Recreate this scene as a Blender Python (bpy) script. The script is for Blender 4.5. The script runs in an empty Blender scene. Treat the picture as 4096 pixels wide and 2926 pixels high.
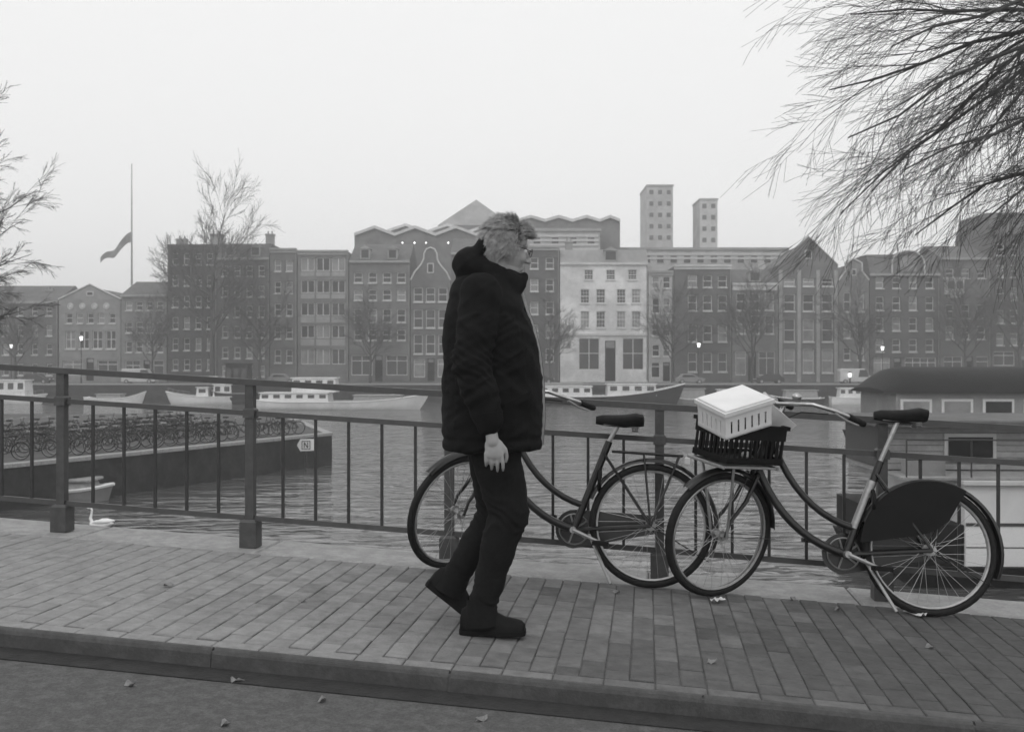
import bpy, bmesh, math, random
from mathutils import Vector, Matrix, noise
R = math.radians
PI = math.pi
rnd = random.Random(7)
sc = bpy.context.scene
col = sc.collection

# ------------------------------------------------------------------ camera
cam_d = bpy.data.cameras.new('camera')
cam_d.sensor_width = 36.0
cam_d.lens = 36.0 * 4000 / 4096
cam_d.clip_start = 0.05
cam_d.clip_end = 6000
cam_d.dof.use_dof = True
cam_d.dof.focus_distance = 5.0
cam_d.dof.aperture_fstop = 5.6
cam = bpy.data.objects.new('camera', cam_d)
cam.location = (0, 0, 0)
cam.rotation_euler = (R(90), 0, 0)
col.objects.link(cam)
sc.camera = cam

# ------------------------------------------------------------------ world (flat winter overcast) and sun
SKY_LEVEL = 10.4          # times 0.1 strength
world = bpy.data.worlds.new('World')
sc.world = world
world.use_nodes = True
wn, wl = world.node_tree.nodes, world.node_tree.links
wn.clear()
sky = wn.new('ShaderNodeTexSky'); sky.sky_type = 'NISHITA'; sky.sun_disc = False
sky.sun_elevation = R(48); sky.sun_rotation = R(200)
sky.air_density = 1.0; sky.dust_density = 4.0
bw = wn.new('ShaderNodeRGBToBW')
mx = wn.new('ShaderNodeMix'); mx.data_type = 'FLOAT'
mx.inputs[0].default_value = 0.93
bg = wn.new('ShaderNodeBackground'); bg.inputs['Strength'].default_value = 0.1
wo = wn.new('ShaderNodeOutputWorld')
wl.new(sky.outputs[0], bw.inputs[0])
wl.new(bw.outputs[0], mx.inputs[2])
mx.inputs[3].default_value = SKY_LEVEL
wl.new(mx.outputs[0], bg.inputs['Color'])
wl.new(bg.outputs[0], wo.inputs['Surface'])

sun_d = bpy.data.lights.new('sun', 'SUN')
sun_d.energy = 0.5
sun_d.angle = R(25)
sun = bpy.data.objects.new('sun', sun_d)
sun.rotation_euler = (R(42), 0, R(-20))
col.objects.link(sun)

sc.view_settings.view_transform = 'Standard'
sc.view_settings.look = 'None'
sc.view_settings.exposure = 0.0
sc.view_settings.gamma = 1.0
sc.view_settings.use_curve_mapping = False
try:
    sc.cycles.max_bounces = 6
    sc.cycles.diffuse_bounces = 3
    sc.cycles.glossy_bounces = 3
    sc.cycles.volume_bounces = 1
    sc.cycles.volume_step_rate = 4.0
    sc.cycles.use_denoising = True
except Exception:
    pass

# ------------------------------------------------------------------ materials (the photograph is black and white: every colour is a grey)
def mat(name, v, rough=0.8, var=0.15, scale=6.0, bump=0.0, bscale=40.0, metal=0.0, spec=0.5, sheen=0.0, stain=0.0, emit=0.0):
    m = bpy.data.materials.new(name)
    m.use_nodes = True
    n, l = m.node_tree.nodes, m.node_tree.links
    p = n['Principled BSDF']
    p.inputs['Roughness'].default_value = rough
    p.inputs['Metallic'].default_value = metal
    p.inputs['Specular IOR Level'].default_value = spec
    if sheen:
        p.inputs['Sheen Weight'].default_value = sheen
    if emit:
        p.inputs['Emission Color'].default_value = (1, 1, 1, 1)
        p.inputs['Emission Strength'].default_value = emit
    tc = n.new('ShaderNodeTexCoord')
    oi = n.new('ShaderNodeObjectInfo')
    ad = n.new('ShaderNodeVectorMath'); ad.operation = 'ADD'
    mu = n.new('ShaderNodeMath'); mu.operation = 'MULTIPLY'; mu.inputs[1].default_value = 37.0
    l.new(oi.outputs['Random'], mu.inputs[0])
    l.new(tc.outputs['Object'], ad.inputs[0]); l.new(mu.outputs[0], ad.inputs[1])
    nz = n.new('ShaderNodeTexNoise'); nz.inputs['Scale'].default_value = scale
    nz.inputs['Detail'].default_value = 6.0; nz.inputs['Roughness'].default_value = 0.65
    l.new(ad.outputs[0], nz.inputs['Vector'])
    mr = n.new('ShaderNodeMapRange')
    mr.inputs['From Min'].default_value = 0.3; mr.inputs['From Max'].default_value = 0.7
    mr.inputs['To Min'].default_value = v * (1 - var); mr.inputs['To Max'].default_value = v * (1 + var)
    mr.clamp = False
    l.new(nz.outputs['Fac'], mr.inputs['Value'])
    outv = mr.outputs[0]
    if stain:
        n2 = n.new('ShaderNodeTexNoise'); n2.inputs['Scale'].default_value = scale * 0.23
        n2.inputs['Detail'].default_value = 4.0
        l.new(ad.outputs[0], n2.inputs['Vector'])
        m2 = n.new('ShaderNodeMapRange')
        m2.inputs['From Min'].default_value = 0.42; m2.inputs['From Max'].default_value = 0.62
        m2.inputs['To Min'].default_value = 1.0 - stain; m2.inputs['To Max'].default_value = 1.0
        l.new(n2.outputs['Fac'], m2.inputs['Value'])
        mm = n.new('ShaderNodeMath'); mm.operation = 'MULTIPLY'
        l.new(outv, mm.inputs[0]); l.new(m2.outputs[0], mm.inputs[1])
        outv = mm.outputs[0]
    l.new(outv, p.inputs['Base Color'])
    if bump:
        n3 = n.new('ShaderNodeTexNoise'); n3.inputs['Scale'].default_value = bscale
        n3.inputs['Detail'].default_value = 5.0
        l.new(ad.outputs[0], n3.inputs['Vector'])
        b = n.new('ShaderNodeBump'); b.inputs['Strength'].default_value = bump
        b.inputs['Distance'].default_value = 0.01
        l.new(n3.outputs['Fac'], b.inputs['Height'])
        l.new(b.outputs[0], p.inputs['Normal'])
    return m

M = {}
M['asphalt'] = mat('asphalt', 0.112, 0.85, 0.30, 90, 0.5, 160, stain=0.25, spec=0.3)
M['brick_pale'] = mat('paving_brick_pale', 0.25, 0.85, 0.22, 12, 0.5, 90, spec=0.3)
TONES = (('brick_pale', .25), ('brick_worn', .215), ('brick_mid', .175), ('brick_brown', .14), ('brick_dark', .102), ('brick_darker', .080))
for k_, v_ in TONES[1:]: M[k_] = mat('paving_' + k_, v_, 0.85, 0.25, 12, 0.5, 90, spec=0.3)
M['joint'] = mat('joint_sand', 0.095, 0.95, 0.3, 30)
M['granite'] = mat('granite', 0.33, 0.75, 0.16, 45, 0.25, 120, stain=0.2)
M['granite_shade_grime'] = mat('granite_kerb', 0.075, 0.8, 0.2, 40, 0.3, 100, stain=0.25)  # kerb face shading put into the stone colour, along with tyre grime
M['gutter'] = mat('gutter_dirt', 0.022, 0.9, 0.4, 14, 0.5, 60)
M['iron'] = mat('painted_iron', 0.03, 0.45, 0.3, 20, 0.15, 60)
M['iron_grey'] = mat('painted_iron_grey', 0.06, 0.5, 0.25, 20, 0.15, 60)
M['black'] = mat('black_enamel', 0.012, 0.3, 0.3, 10)
M['rubber'] = mat('rubber', 0.012, 0.75, 0.3, 30, spec=0.3)
M['rubber_grey'] = mat('dusty_rubber', 0.06, 0.85, 0.3, 20)
M['steel'] = mat('steel', 0.45, 0.3, 0.2, 30, metal=1.0)
M['steel_dull'] = mat('dull_aluminium', 0.35, 0.5, 0.2, 30, metal=0.7)
M['plastic_black'] = mat('black_plastic', 0.006, 0.65, 0.2, 12, spec=0.2)
M['plastic_white'] = mat('white_plastic', 0.75, 0.5, 0.05, 8, stain=0.1)
M['paper'] = mat('paper', 0.6, 0.8, 0.1, 20)
M['leaf'] = mat('fallen_leaf', 0.2, 0.8, 0.3, 30)
M['jacket'] = mat('jacket_cloth', 0.0075, 0.85, 0.25, 30, 0.5, 220, spec=0.15)
M['jacket_lining'] = mat('jacket_front_cloth', 0.05, 0.85, 0.2, 30, 0.3, 200)
M['denim'] = mat('trouser_cloth', 0.009, 0.9, 0.3, 60, 0.3, 400, spec=0.2)
M['shoe'] = mat('shoe_leather', 0.005, 0.7, 0.2, 20, spec=0.2)
M['sole'] = mat('shoe_sole', 0.01, 0.9, 0.2, 20, spec=0.15)
M['skin'] = mat('skin', 0.33, 0.5, 0.08, 25, 0.1, 150)
M['hair'] = mat('grey_hair', 0.36, 0.6, 0.5, 60)
M['hair_dark'] = mat('grey_hair_roots', 0.2, 0.8, 0.4, 30)
M['bark'] = mat('bark', 0.06, 0.95, 0.35, 8, 0.6, 30)
M['twig'] = mat('twig', 0.055, 0.95, 0.3, 8)
M['twig_far'] = mat('twig_far', 0.075, 0.95, 0.3, 3)
M['glass'] = mat('window_glass', 0.03, 0.08, 0.6, 0.35)
M['glass_lit'] = mat('window_glass_blind', 0.22, 0.2, 0.4, 0.5)
M['frame_white'] = mat('window_frame_white', 0.62, 0.6, 0.08, 3)
M['frame_cream'] = mat('window_frame_cream', 0.42, 0.6, 0.1, 3)
M['trim_white'] = mat('white_trim', 0.6, 0.7, 0.1, 2, stain=0.15)
M['trim_grey'] = mat('grey_trim', 0.33, 0.7, 0.12, 2, stain=0.15)
M['roof_dark'] = mat('dark_roof_tiles', 0.12, 0.85, 0.3, 2.5, stain=0.2)
M['roof_grey'] = mat('grey_roof', 0.3, 0.85, 0.15, 1.5, stain=0.2)
M['louvre'] = mat('pale_louvres', 0.5, 0.7, 0.1, 2)
M['boat_white'] = mat('boat_white', 0.78, 0.4, 0.06, 2, stain=0.15)
M['boat_dark'] = mat('boat_tar', 0.012, 0.7, 0.3, 3, spec=0.2)
M['boat_grey'] = mat('boat_grey', 0.26, 0.55, 0.15, 2, stain=0.2)
M['boat_deck'] = mat('boat_deck', 0.28, 0.8, 0.2, 3, stain=0.2)
M['canvas'] = mat('boat_canvas', 0.3, 0.9, 0.2, 4, 0.4, 12)
M['cladding'] = mat('weathered_cladding', 0.3, 0.8, 0.2, 5, stain=0.2)
M['quay_brick'] = mat('quay_wall_brick', 0.035, 0.9, 0.3, 6, 0.6, 25, stain=0.4)
M['quay_top'] = mat('quay_paving', 0.085, 0.9, 0.2, 5, 0.4, 25, stain=0.35)
M['earth'] = mat('street_ground', 0.13, 0.95, 0.2, 0.4, stain=0.2)
M['swan'] = mat('white_feathers', 0.82, 0.8, 0.04, 20, 0.3, 60)
M['beak'] = mat('beak', 0.2, 0.6, 0.1, 20)
M['car_dark'] = mat('car_paint_dark', 0.03, 0.25, 0.1, 1)
M['car_mid'] = mat('car_paint_grey', 0.2, 0.25, 0.1, 1)
M['car_pale'] = mat('car_paint_silver', 0.45, 0.25, 0.1, 1)
M['lamp_lit'] = mat('lit_lamp', 0.9, 0.5, 0.0, 1, emit=3.0)
M['pane_clear'] = mat('lens', 0.6, 0.15, 0.1, 10)

def wall_mat(v, nm):
    """far facade: courses of brick read only as a fine grain"""
    m = mat(nm, v, 0.9, 0.14, 1.3, 0.25, 12, stain=0.22, spec=0.2)
    return m
WM = {}
def wm(v):
    k = round(v, 3)
    if k not in WM: WM[k] = wall_mat(k, 'facade_%d' % int(k * 1000))
    return WM[k]

def water_mat():
    m = bpy.data.materials.new('canal_water'); m.use_nodes = True
    n, l = m.node_tree.nodes, m.node_tree.links
    p = n['Principled BSDF']
    p.inputs['Base Color'].default_value = (0.09, 0.09, 0.09, 1)
    p.inputs['Roughness'].default_value = 0.07
    p.inputs['IOR'].default_value = 1.5
    tc = n.new('ShaderNodeTexCoord')
    mp = n.new('ShaderNodeMapping'); mp.inputs['Scale'].default_value = (0.38, 1.0, 1.0)
    l.new(tc.outputs['Object'], mp.inputs['Vector'])
    n1 = n.new('ShaderNodeTexNoise'); n1.inputs['Scale'].default_value = 1.7; n1.inputs['Detail'].default_value = 2.2
    n1.inputs['Distortion'].default_value = 0.6
    n2 = n.new('ShaderNodeTexNoise'); n2.inputs['Scale'].default_value = 0.5; n2.inputs['Detail'].default_value = 2.0
    l.new(mp.outputs[0], n1.inputs['Vector']); l.new(mp.outputs[0], n2.inputs['Vector'])
    a = n.new('ShaderNodeMath'); a.operation = 'MULTIPLY_ADD'; a.inputs[1].default_value = 1.6
    l.new(n2.outputs['Fac'], a.inputs[0]); l.new(n1.outputs['Fac'], a.inputs[2])
    b = n.new('ShaderNodeBump'); b.inputs['Strength'].default_value = 1.0; b.inputs['Distance'].default_value = 0.17
    l.new(a.outputs[0], b.inputs['Height'])
    l.new(b.outputs[0], p.inputs['Normal'])
    return m
M['water'] = water_mat()

# ------------------------------------------------------------------ mesh helpers
class MB:
    def __init__(self): self.v = []; self.f = []
    def add(self, vs, fs):
        b = len(self.v)
        self.v.extend([Vector(p) for p in vs]); self.f.extend([tuple(b + i for i in f) for f in fs])
        return self
    def box(self, x0, x1, y0, y1, z0, z1, mtx=None):
        vs = [Vector(p) for p in ((x0,y0,z0),(x1,y0,z0),(x1,y1,z0),(x0,y1,z0),(x0,y0,z1),(x1,y0,z1),(x1,y1,z1),(x0,y1,z1))]
        if mtx is not None: vs = [mtx @ p for p in vs]
        return self.add(vs, [(0,3,2,1),(4,5,6,7),(0,1,5,4),(1,2,6,5),(2,3,7,6),(3,0,4,7)])
    def cbox(self, x0, x1, y0, y1, z0, z1, c):
        """box whose top edges are chamfered"""
        vs = [(x0,y0,z0),(x1,y0,z0),(x1,y1,z0),(x0,y1,z0),(x0,y0,z1-c),(x1,y0,z1-c),(x1,y1,z1-c),(x0,y1,z1-c),
              (x0+c,y0+c,z1),(x1-c,y0+c,z1),(x1-c,y1-c,z1),(x0+c,y1-c,z1)]
        fs = [(0,3,2,1),(0,1,5,4),(1,2,6,5),(2,3,7,6),(3,0,4,7),(4,5,9,8),(5,6,10,9),(6,7,11,10),(7,4,8,11),(8,9,10,11)]
        return self.add(vs, fs)
    def tube(self, pts, rad, seg=8, cap=True, closed=False):
        pts = [Vector(p) for p in pts]
        n = len(pts)
        if not isinstance(rad, (list, tuple)): rad = [rad] * n
        vs = []; up = None
        for i, p in enumerate(pts):
            if closed: t = pts[(i + 1) % n] - pts[i - 1]
            elif i == 0: t = pts[1] - p
            elif i == n - 1: t = p - pts[i - 1]
            else: t = pts[i + 1] - pts[i - 1]
            if t.length < 1e-9: t = Vector((0, 0, 1))
            t.normalize()
            if up is None:
                up = Vector((0, 0, 1)) if abs(t.z) < 0.9 else Vector((1, 0, 0))
            a = up - t * up.dot(t)
            if a.length < 1e-6: a = t.orthogonal()
            a.normalize(); b = t.cross(a); up = a
            for k in range(seg):
                an = 2 * PI * k / seg
                vs.append(p + (a * math.cos(an) + b * math.sin(an)) * rad[i])
        fs = []
        m = n if closed else n - 1
        for i in range(m):
            for k in range(seg):
                k2 = (k + 1) % seg; j = (i + 1) % n
                fs.append((i*seg+k, i*seg+k2, j*seg+k2, j*seg+k))
        if cap and not closed:
            fs.append(tuple(range(seg - 1, -1, -1))); fs.append(tuple((n-1)*seg + k for k in range(seg)))
        return self.add(vs, fs)
    def ring(self, c, r, rt, axis='Y', seg=36, ts=8):
        pts = []
        for i in range(seg):
            a = 2 * PI * i / seg
            if axis == 'Y': pts.append((c[0] + r*math.cos(a), c[1], c[2] + r*math.sin(a)))
            elif axis == 'Z': pts.append((c[0] + r*math.cos(a), c[1] + r*math.sin(a), c[2]))
            else: pts.append((c[0], c[1] + r*math.cos(a), c[2] + r*math.sin(a)))
        vs = []
        for i, p in enumerate(pts):
            a = 2 * PI * i / seg
            if axis == 'Y': rad = Vector((math.cos(a), 0, math.sin(a))); ax = Vector((0, 1, 0))
            elif axis == 'Z': rad = Vector((math.cos(a), math.sin(a), 0)); ax = Vector((0, 0, 1))
            else: rad = Vector((0, math.cos(a), math.sin(a))); ax = Vector((1, 0, 0))
            for k in range(ts):
                b = 2 * PI * k / ts
                vs.append(Vector(p) + (rad*math.cos(b) + ax*math.sin(b)) * rt)
        fs = []
        for i in range(seg):
            for k in range(ts):
                j = (i+1) % seg; k2 = (k+1) % ts
                fs.append((i*ts+k, j*ts+k, j*ts+k2, i*ts+k2))
        return self.add(vs, fs)
    def ell(self, c, r, mtx=None, seg=16, rings=10):
        c = Vector(c); vs = []; fs = []
        if isinstance(r, (int, float)): r = (r, r, r)
        for i in range(1, rings):
            ph = PI * i / rings
            for k in range(seg):
                th = 2 * PI * k / seg
                p = Vector((r[0]*math.sin(ph)*math.cos(th), r[1]*math.sin(ph)*math.sin(th), r[2]*math.cos(ph)))
                if mtx is not None: p = mtx @ p
                vs.append(c + p)
        t = Vector((0, 0, r[2])); b = Vector((0, 0, -r[2]))
        if mtx is not None: t = mtx @ t; b = mtx @ b
        vs.append(c + t); vs.append(c + b); it = len(vs) - 2; ib = it + 1
        for i in range(rings - 2):
            for k in range(seg):
                k2 = (k+1) % seg
                fs.append((i*seg+k, (i+1)*seg+k, (i+1)*seg+k2, i*seg+k2))
        for k in range(seg):
            k2 = (k+1) % seg
            fs.append((it, k, k2)); fs.append((ib, (rings-2)*seg+k2, (rings-2)*seg+k))
        return self.add(vs, fs)
    def cap(self, p0, p1, r0, r1, seg=12):
        p0 = Vector(p0); p1 = Vector(p1); t = (p1 - p0)
        L = max(t.length, 1e-6); t.normalize()
        pts = []; rr = []
        for a in (80, 55, 28): pts.append(p0 - t*r0*math.sin(R(a))); rr.append(r0*math.cos(R(a)))
        n = 4
        for i in range(n + 1): pts.append(p0 + t*L*i/n); rr.append(r0 + (r1 - r0)*i/n)
        for a in (28, 55, 80): pts.append(p1 + t*r1*math.sin(R(a))); rr.append(r1*math.cos(R(a)))
        return self.tube(pts, rr, seg)
    def chain(self, pts, rad, seg=12):
        for i in range(len(pts) - 1): self.cap(pts[i], pts[i+1], rad[i], rad[i+1], seg)
        return self
    def prism(self, poly, y0, y1):
        """poly in (x,z), extruded along y"""
        n = len(poly)
        vs = [(p[0], y0, p[1]) for p in poly] + [(p[0], y1, p[1]) for p in poly]
        fs = [tuple(range(n)), tuple(range(2*n-1, n-1, -1))] + [(i, i+n, (i+1) % n + n, (i+1) % n) for i in range(n)]
        return self.add(vs, fs)
    def loft(self, rings, cap=True):
        n = len(rings[0]); vs = [p for r in rings for p in r]; fs = []
        for i in range(len(rings) - 1):
            for k in range(n):
                k2 = (k+1) % n
                fs.append((i*n+k, i*n+k2, (i+1)*n+k2, (i+1)*n+k))
        if cap: fs.append(tuple(range(n-1, -1, -1))); fs.append(tuple((len(rings)-1)*n + k for k in range(n)))
        return self.add(vs, fs)
    def xf(self, m, start=0):
        for i in range(start, len(self.v)): self.v[i] = m @ self.v[i]
        return self
    def mesh(self, name, smooth=None, fix=True):
        me = bpy.data.meshes.new(name)
        me.from_pydata([tuple(p) for p in self.v], [], self.f)
        me.update()
        if fix:
            bm = bmesh.new(); bm.from_mesh(me); bmesh.ops.recalc_face_normals(bm, faces=bm.faces); bm.to_mesh(me); bm.free()
        if smooth is not None:
            me.shade_smooth()
            if smooth < 179: me.set_sharp_from_angle(angle=R(smooth))
        return me

def link(name, data, m=None, parent=None, smooth=None, loc=None, rot=None, kind=None, fix=True):
    if isinstance(data, MB): data = data.mesh(name, smooth, fix)
    o = bpy.data.objects.new(name, data)
    if m is not None and data is not None and len(data.materials) == 0: data.materials.append(m)
    col.objects.link(o)
    if parent is not None: o.parent = parent
    if loc is not None: o.location = loc
    if rot is not None: o.rotation_euler = rot
    if kind: o['kind'] = kind
    return o
def tag(o, label=None, cat=None, group=None, kind=None):
    if label: o['label'] = label
    if cat: o['category'] = cat
    if group: o['group'] = group
    if kind: o['kind'] = kind
    return o
def thing(name, label, cat, loc=(0,0,0), rot=(0,0,0), group=None):
    o = bpy.data.objects.new(name, None); col.objects.link(o)
    o.empty_display_size = 0.2
    o.location = loc; o.rotation_euler = rot
    return tag(o, label, cat, group)
def copy_tree(o, parent=None):
    c = o.copy(); col.objects.link(c)
    if parent is not None: c.parent = parent
    for ch in list(o.children): copy_tree(ch, c)
    return c
def bake(o):
    dg = bpy.context.evaluated_depsgraph_get(); dg.update()
    ev = o.evaluated_get(dg)
    me = bpy.data.meshes.new_from_object(ev)
    o.modifiers.clear(); o.data = me
    return o
def U(u, y): return (u - 2048) * y / 4000.0
def Z(v, y): return (1463 - v) * y / 4000.0

# ------------------------------------------------------------------ setting
WATER_Z = -5.3
mb = MB(); mb.add([(-1500,-60,WATER_Z),(1500,-60,WATER_Z),(1500,145,WATER_Z),(-1500,145,WATER_Z)], [(0,1,2,3)])
link('water', mb, M['water'], kind='structure')
# bridge frame F: x' runs along the kerb, falls 3.2 degrees to the right
FA = math.atan(-0.135); SL = -0.0555
FO = Vector((0, 5.743, -1.2)); FR = (0, 0, FA)
F = Matrix.Translation(FO) @ Matrix.Rotation(FA, 4, 'Z')
def slab(y0, y1, zt, zb, x0=-30, x1=14):
    m = MB()
    m.add([(x0,y0,SL*x0+zb),(x1,y0,SL*x1+zb),(x1,y1,SL*x1+zb),(x0,y1,SL*x0+zb),
           (x0,y0,SL*x0+zt),(x1,y0,SL*x1+zt),(x1,y1,SL*x1+zt),(x0,y1,SL*x0+zt)],
          [(0,3,2,1),(4,5,6,7),(0,1,5,4),(1,2,6,5),(2,3,7,6),(3,0,4,7)])
    return m
link('bridge_deck', slab(-10.5, 0.40, -0.20, -1.1), M['quay_brick'], loc=FO, rot=FR, kind='structure')
link('road', slab(-10.0, -1.832, -0.082, -0.196), M['asphalt'], loc=FO, rot=FR, kind='structure')
gut = slab(-1.975, -1.835, -0.077, -0.0815)
link('gutter', gut, M['gutter'], loc=FO, rot=FR, kind='structure')
pav = link('pavement', slab(-1.800, -0.004, -0.0075, -0.196), M['joint'], loc=FO, rot=FR, kind='structure')
slope_rot = (0, -math.atan(SL), 0)

def brick_mesh(seed):
    r = random.Random(seed); m = MB()
    m.cbox(-0.0478, 0.0478, -0.0978, 0.0978, -0.05, 0.0, 0.004)
    for i, p in enumerate(m.v):
        m.v[i] = p + Vector((r.uniform(-.0012,.0012), r.uniform(-.0015,.0015), r.uniform(-.0008,.0008)))
    return m
BR = {}
for k in [q[0] for q in TONES]:
    BR[k] = []
    for s in range(4):
        me = brick_mesh(s * 7 + len(k)).mesh('brick', None); me.materials.append(M[k]); BR[k].append(me)
slots = []
for i in range(-62, 62):
    x = i * 0.1 + 0.05
    off = 0.1 if i % 2 else 0.0
    for j in range(10):
        y0 = -0.006 - j * 0.2 - off; y1 = y0 - 0.2
        if i % 2 and j == 0: slots.append((x, -0.006 - 0.05, 0.5))
        if y1 < -1.724: 
            h = y0 + 1.722
            if h > 0.05: slots.append((x, (y0 - 1.722) / 2, h / 0.2))
            continue
        slots.append((x, (y0 + y1) / 2, 1.0))
def w_of(p): return F @ Vector(p)
def shade_of(x, y):
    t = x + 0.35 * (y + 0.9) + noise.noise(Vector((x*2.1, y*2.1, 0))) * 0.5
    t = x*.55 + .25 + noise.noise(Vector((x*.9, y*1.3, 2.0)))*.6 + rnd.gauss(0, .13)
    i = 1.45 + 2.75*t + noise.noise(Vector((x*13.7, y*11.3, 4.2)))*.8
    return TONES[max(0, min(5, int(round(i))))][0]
edge_course = [(i*.2 + .1, -1.762) for i in range(-31, 31)]
vis = []
for s in slots:
    w = w_of((s[0], s[1], SL * s[0]))
    inn = abs(w.x / w.y) < 0.512
    vis.append((0 if inn else 1, w.length, s))
vis.sort(key=lambda t: (t[0], t[1]))
rest = {k: MB() for k in BR}
for idx, (a, d, s) in enumerate(vis):
    x, y, f = s
    k = shade_of(x, y)
    dzb = rnd.uniform(-0.0025, 0.002)
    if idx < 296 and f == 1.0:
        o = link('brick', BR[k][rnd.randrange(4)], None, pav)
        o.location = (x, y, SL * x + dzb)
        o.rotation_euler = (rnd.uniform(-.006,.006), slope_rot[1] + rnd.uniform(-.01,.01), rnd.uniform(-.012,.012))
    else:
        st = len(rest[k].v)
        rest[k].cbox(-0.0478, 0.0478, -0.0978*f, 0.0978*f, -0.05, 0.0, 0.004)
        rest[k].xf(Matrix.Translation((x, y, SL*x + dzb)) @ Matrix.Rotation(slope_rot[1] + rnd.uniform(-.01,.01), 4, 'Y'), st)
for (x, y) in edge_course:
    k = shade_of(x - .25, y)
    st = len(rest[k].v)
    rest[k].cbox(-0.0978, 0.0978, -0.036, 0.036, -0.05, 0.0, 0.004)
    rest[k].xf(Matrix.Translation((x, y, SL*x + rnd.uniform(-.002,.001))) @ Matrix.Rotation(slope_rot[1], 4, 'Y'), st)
vs_all = MB(); mats = []; me = bpy.data.meshes.new('bricks')
allv = []; allf = []; mi = []
for j, k in enumerate(rest):
    b = len(allv); allv += [tuple(p) for p in rest[k].v]; allf += [tuple(b+i for i in f) for f in rest[k].f]; mi += [j]*len(rest[k].f)
me.from_pydata(allv, [], allf); me.update()
for k in rest: me.materials.append(M[k])
me.polygons.foreach_set('material_index', mi)
link('bricks', me, None, pav, kind='stuff')

# kerb stones and coping stones
kerb = link('kerb', slab(-1.828, -1.801, -0.012, -0.195), M['joint'], loc=FO, rot=FR, kind='structure')
for i in range(-7, 7):
    m = MB(); L = 0.98
    pr = [(-1.832,-0.19),(-1.832,-0.022),(-1.826,-0.008),(-1.818,0.0),(-1.802,0.0),(-1.802,-0.19)]
    vs = []
    for x in (-L/2 + .004, L/2 - .004):
        vs += [(x, y, z) for y, z in pr]
    m.add(vs, [tuple(range(5,-1,-1)), tuple(range(6,12))] + [(a, (a+1)%6, (a+1)%6+6, a+6) for a in range(6)])
    x = (i + .5) * L
    o = link('kerbstone', m, M['granite_shade_grime'], kerb); o.location = (x, rnd.uniform(-.003,.002), SL*x + rnd.uniform(-.002,.001)); o.rotation_euler = slope_rot
cop = link('coping', slab(0.004, 0.44, -0.012, -0.30), M['joint'], loc=FO, rot=FR, kind='structure')
for i in range(-6, 6):
    m = MB(); L = 1.16
    m.cbox(-L/2 + .004, L/2 - .004, 0.0, 0.45, -0.28, 0.0, 0.012)
    x = (i + .17) * L
    o = link('coping_stone', m, M['granite'], cop); o.location = (x, rnd.uniform(-.002,.002), SL*x + rnd.uniform(-.001,.003)); o.rotation_euler = slope_rot

# ------------------------------------------------------------------ far bank
YF = 160.0; YQ = 145.0; SZ = -2.6
mb = MB(); mb.add([(-1500,YQ+.6,SZ),(1500,YQ+.6,SZ),(1500,1500,SZ),(-1500,1500,SZ)], [(0,1,2,3)])
link('far_street', mb, M['earth'], kind='structure')
mb = MB(); mb.box(-300, 300, YQ, YQ+.6, WATER_Z-1, SZ-.15)
link('far_quay_wall', mb, M['quay_brick'], kind='structure')
mb = MB(); mb.box(-300, 300, YQ-.1, YQ+.6, SZ-.15, SZ+.06)
link('far_quay_coping', mb, M['granite'], kind='structure')
# left quay with parked bicycles
QZ = -3.6
qp = [(-27.6, 18.5), (-9.7, 53.9), (-17.5, 76.0), (-70, 76.0), (-70, 18.5)]
mb = MB(); n = len(qp)
mb.add([(x,y,WATER_Z-1) for x,y in qp] + [(x,y,QZ-.14) for x,y in qp],
       [tuple(range(n-1,-1,-1)), tuple(range(n,2*n))] + [(i,(i+1)%n,(i+1)%n+n,i+n) for i in range(n)])
quay = link('left_quay', mb, M['quay_brick'], kind='structure')
mb = MB(); c = Vector((-40, 45))
ins = [(-27.9,18.9),(-10.3,53.8),(-17.8,75.5),(-69.6,75.5),(-69.6,18.9)]
mb.add([(x,y,QZ-.136) for x,y in ins] + [(x,y,QZ-.01) for x,y in ins],
       [tuple(range(n-1,-1,-1)), tuple(range(n,2*n))] + [(i,(i+1)%n,(i+1)%n+n,i+n) for i in range(n)])
link('quay_paving', mb, M['quay_top'], kind='structure')
def coping_run(p0, p1, L=1.2):
    p0 = Vector(p0); p1 = Vector(p1); d = p1 - p0; k = int(d.length / L); a = math.atan2(d.y, d.x)
    st = d.length / k
    m = MB(); m.cbox(-st/2+.008, st/2-.008, -0.06, 0.42, QZ-.135, QZ+.02, .02)
    me = m.mesh('coping_stone'); me.materials.append(M['granite'])
    for i in range(k):
        p = p0 + d * ((i + .5) / k)
        o = link('coping_stone', me, None, quay); o.location = (p.x, p.y, rnd.uniform(-.006,.006)); o.rotation_euler = (0,0,a)
coping_run((-27.6, 18.5), (-9.7, 53.9)); coping_run((-9.7, 53.9), (-17.5, 76.0))
# near quay on the right (outside the frame) carrying the big tree
mb = MB(); mb.box(8.2, 60, 5.2, 15.2, WATER_Z-1, -1.75)
link('near_quay', mb, M['quay_brick'], kind='structure')
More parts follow.
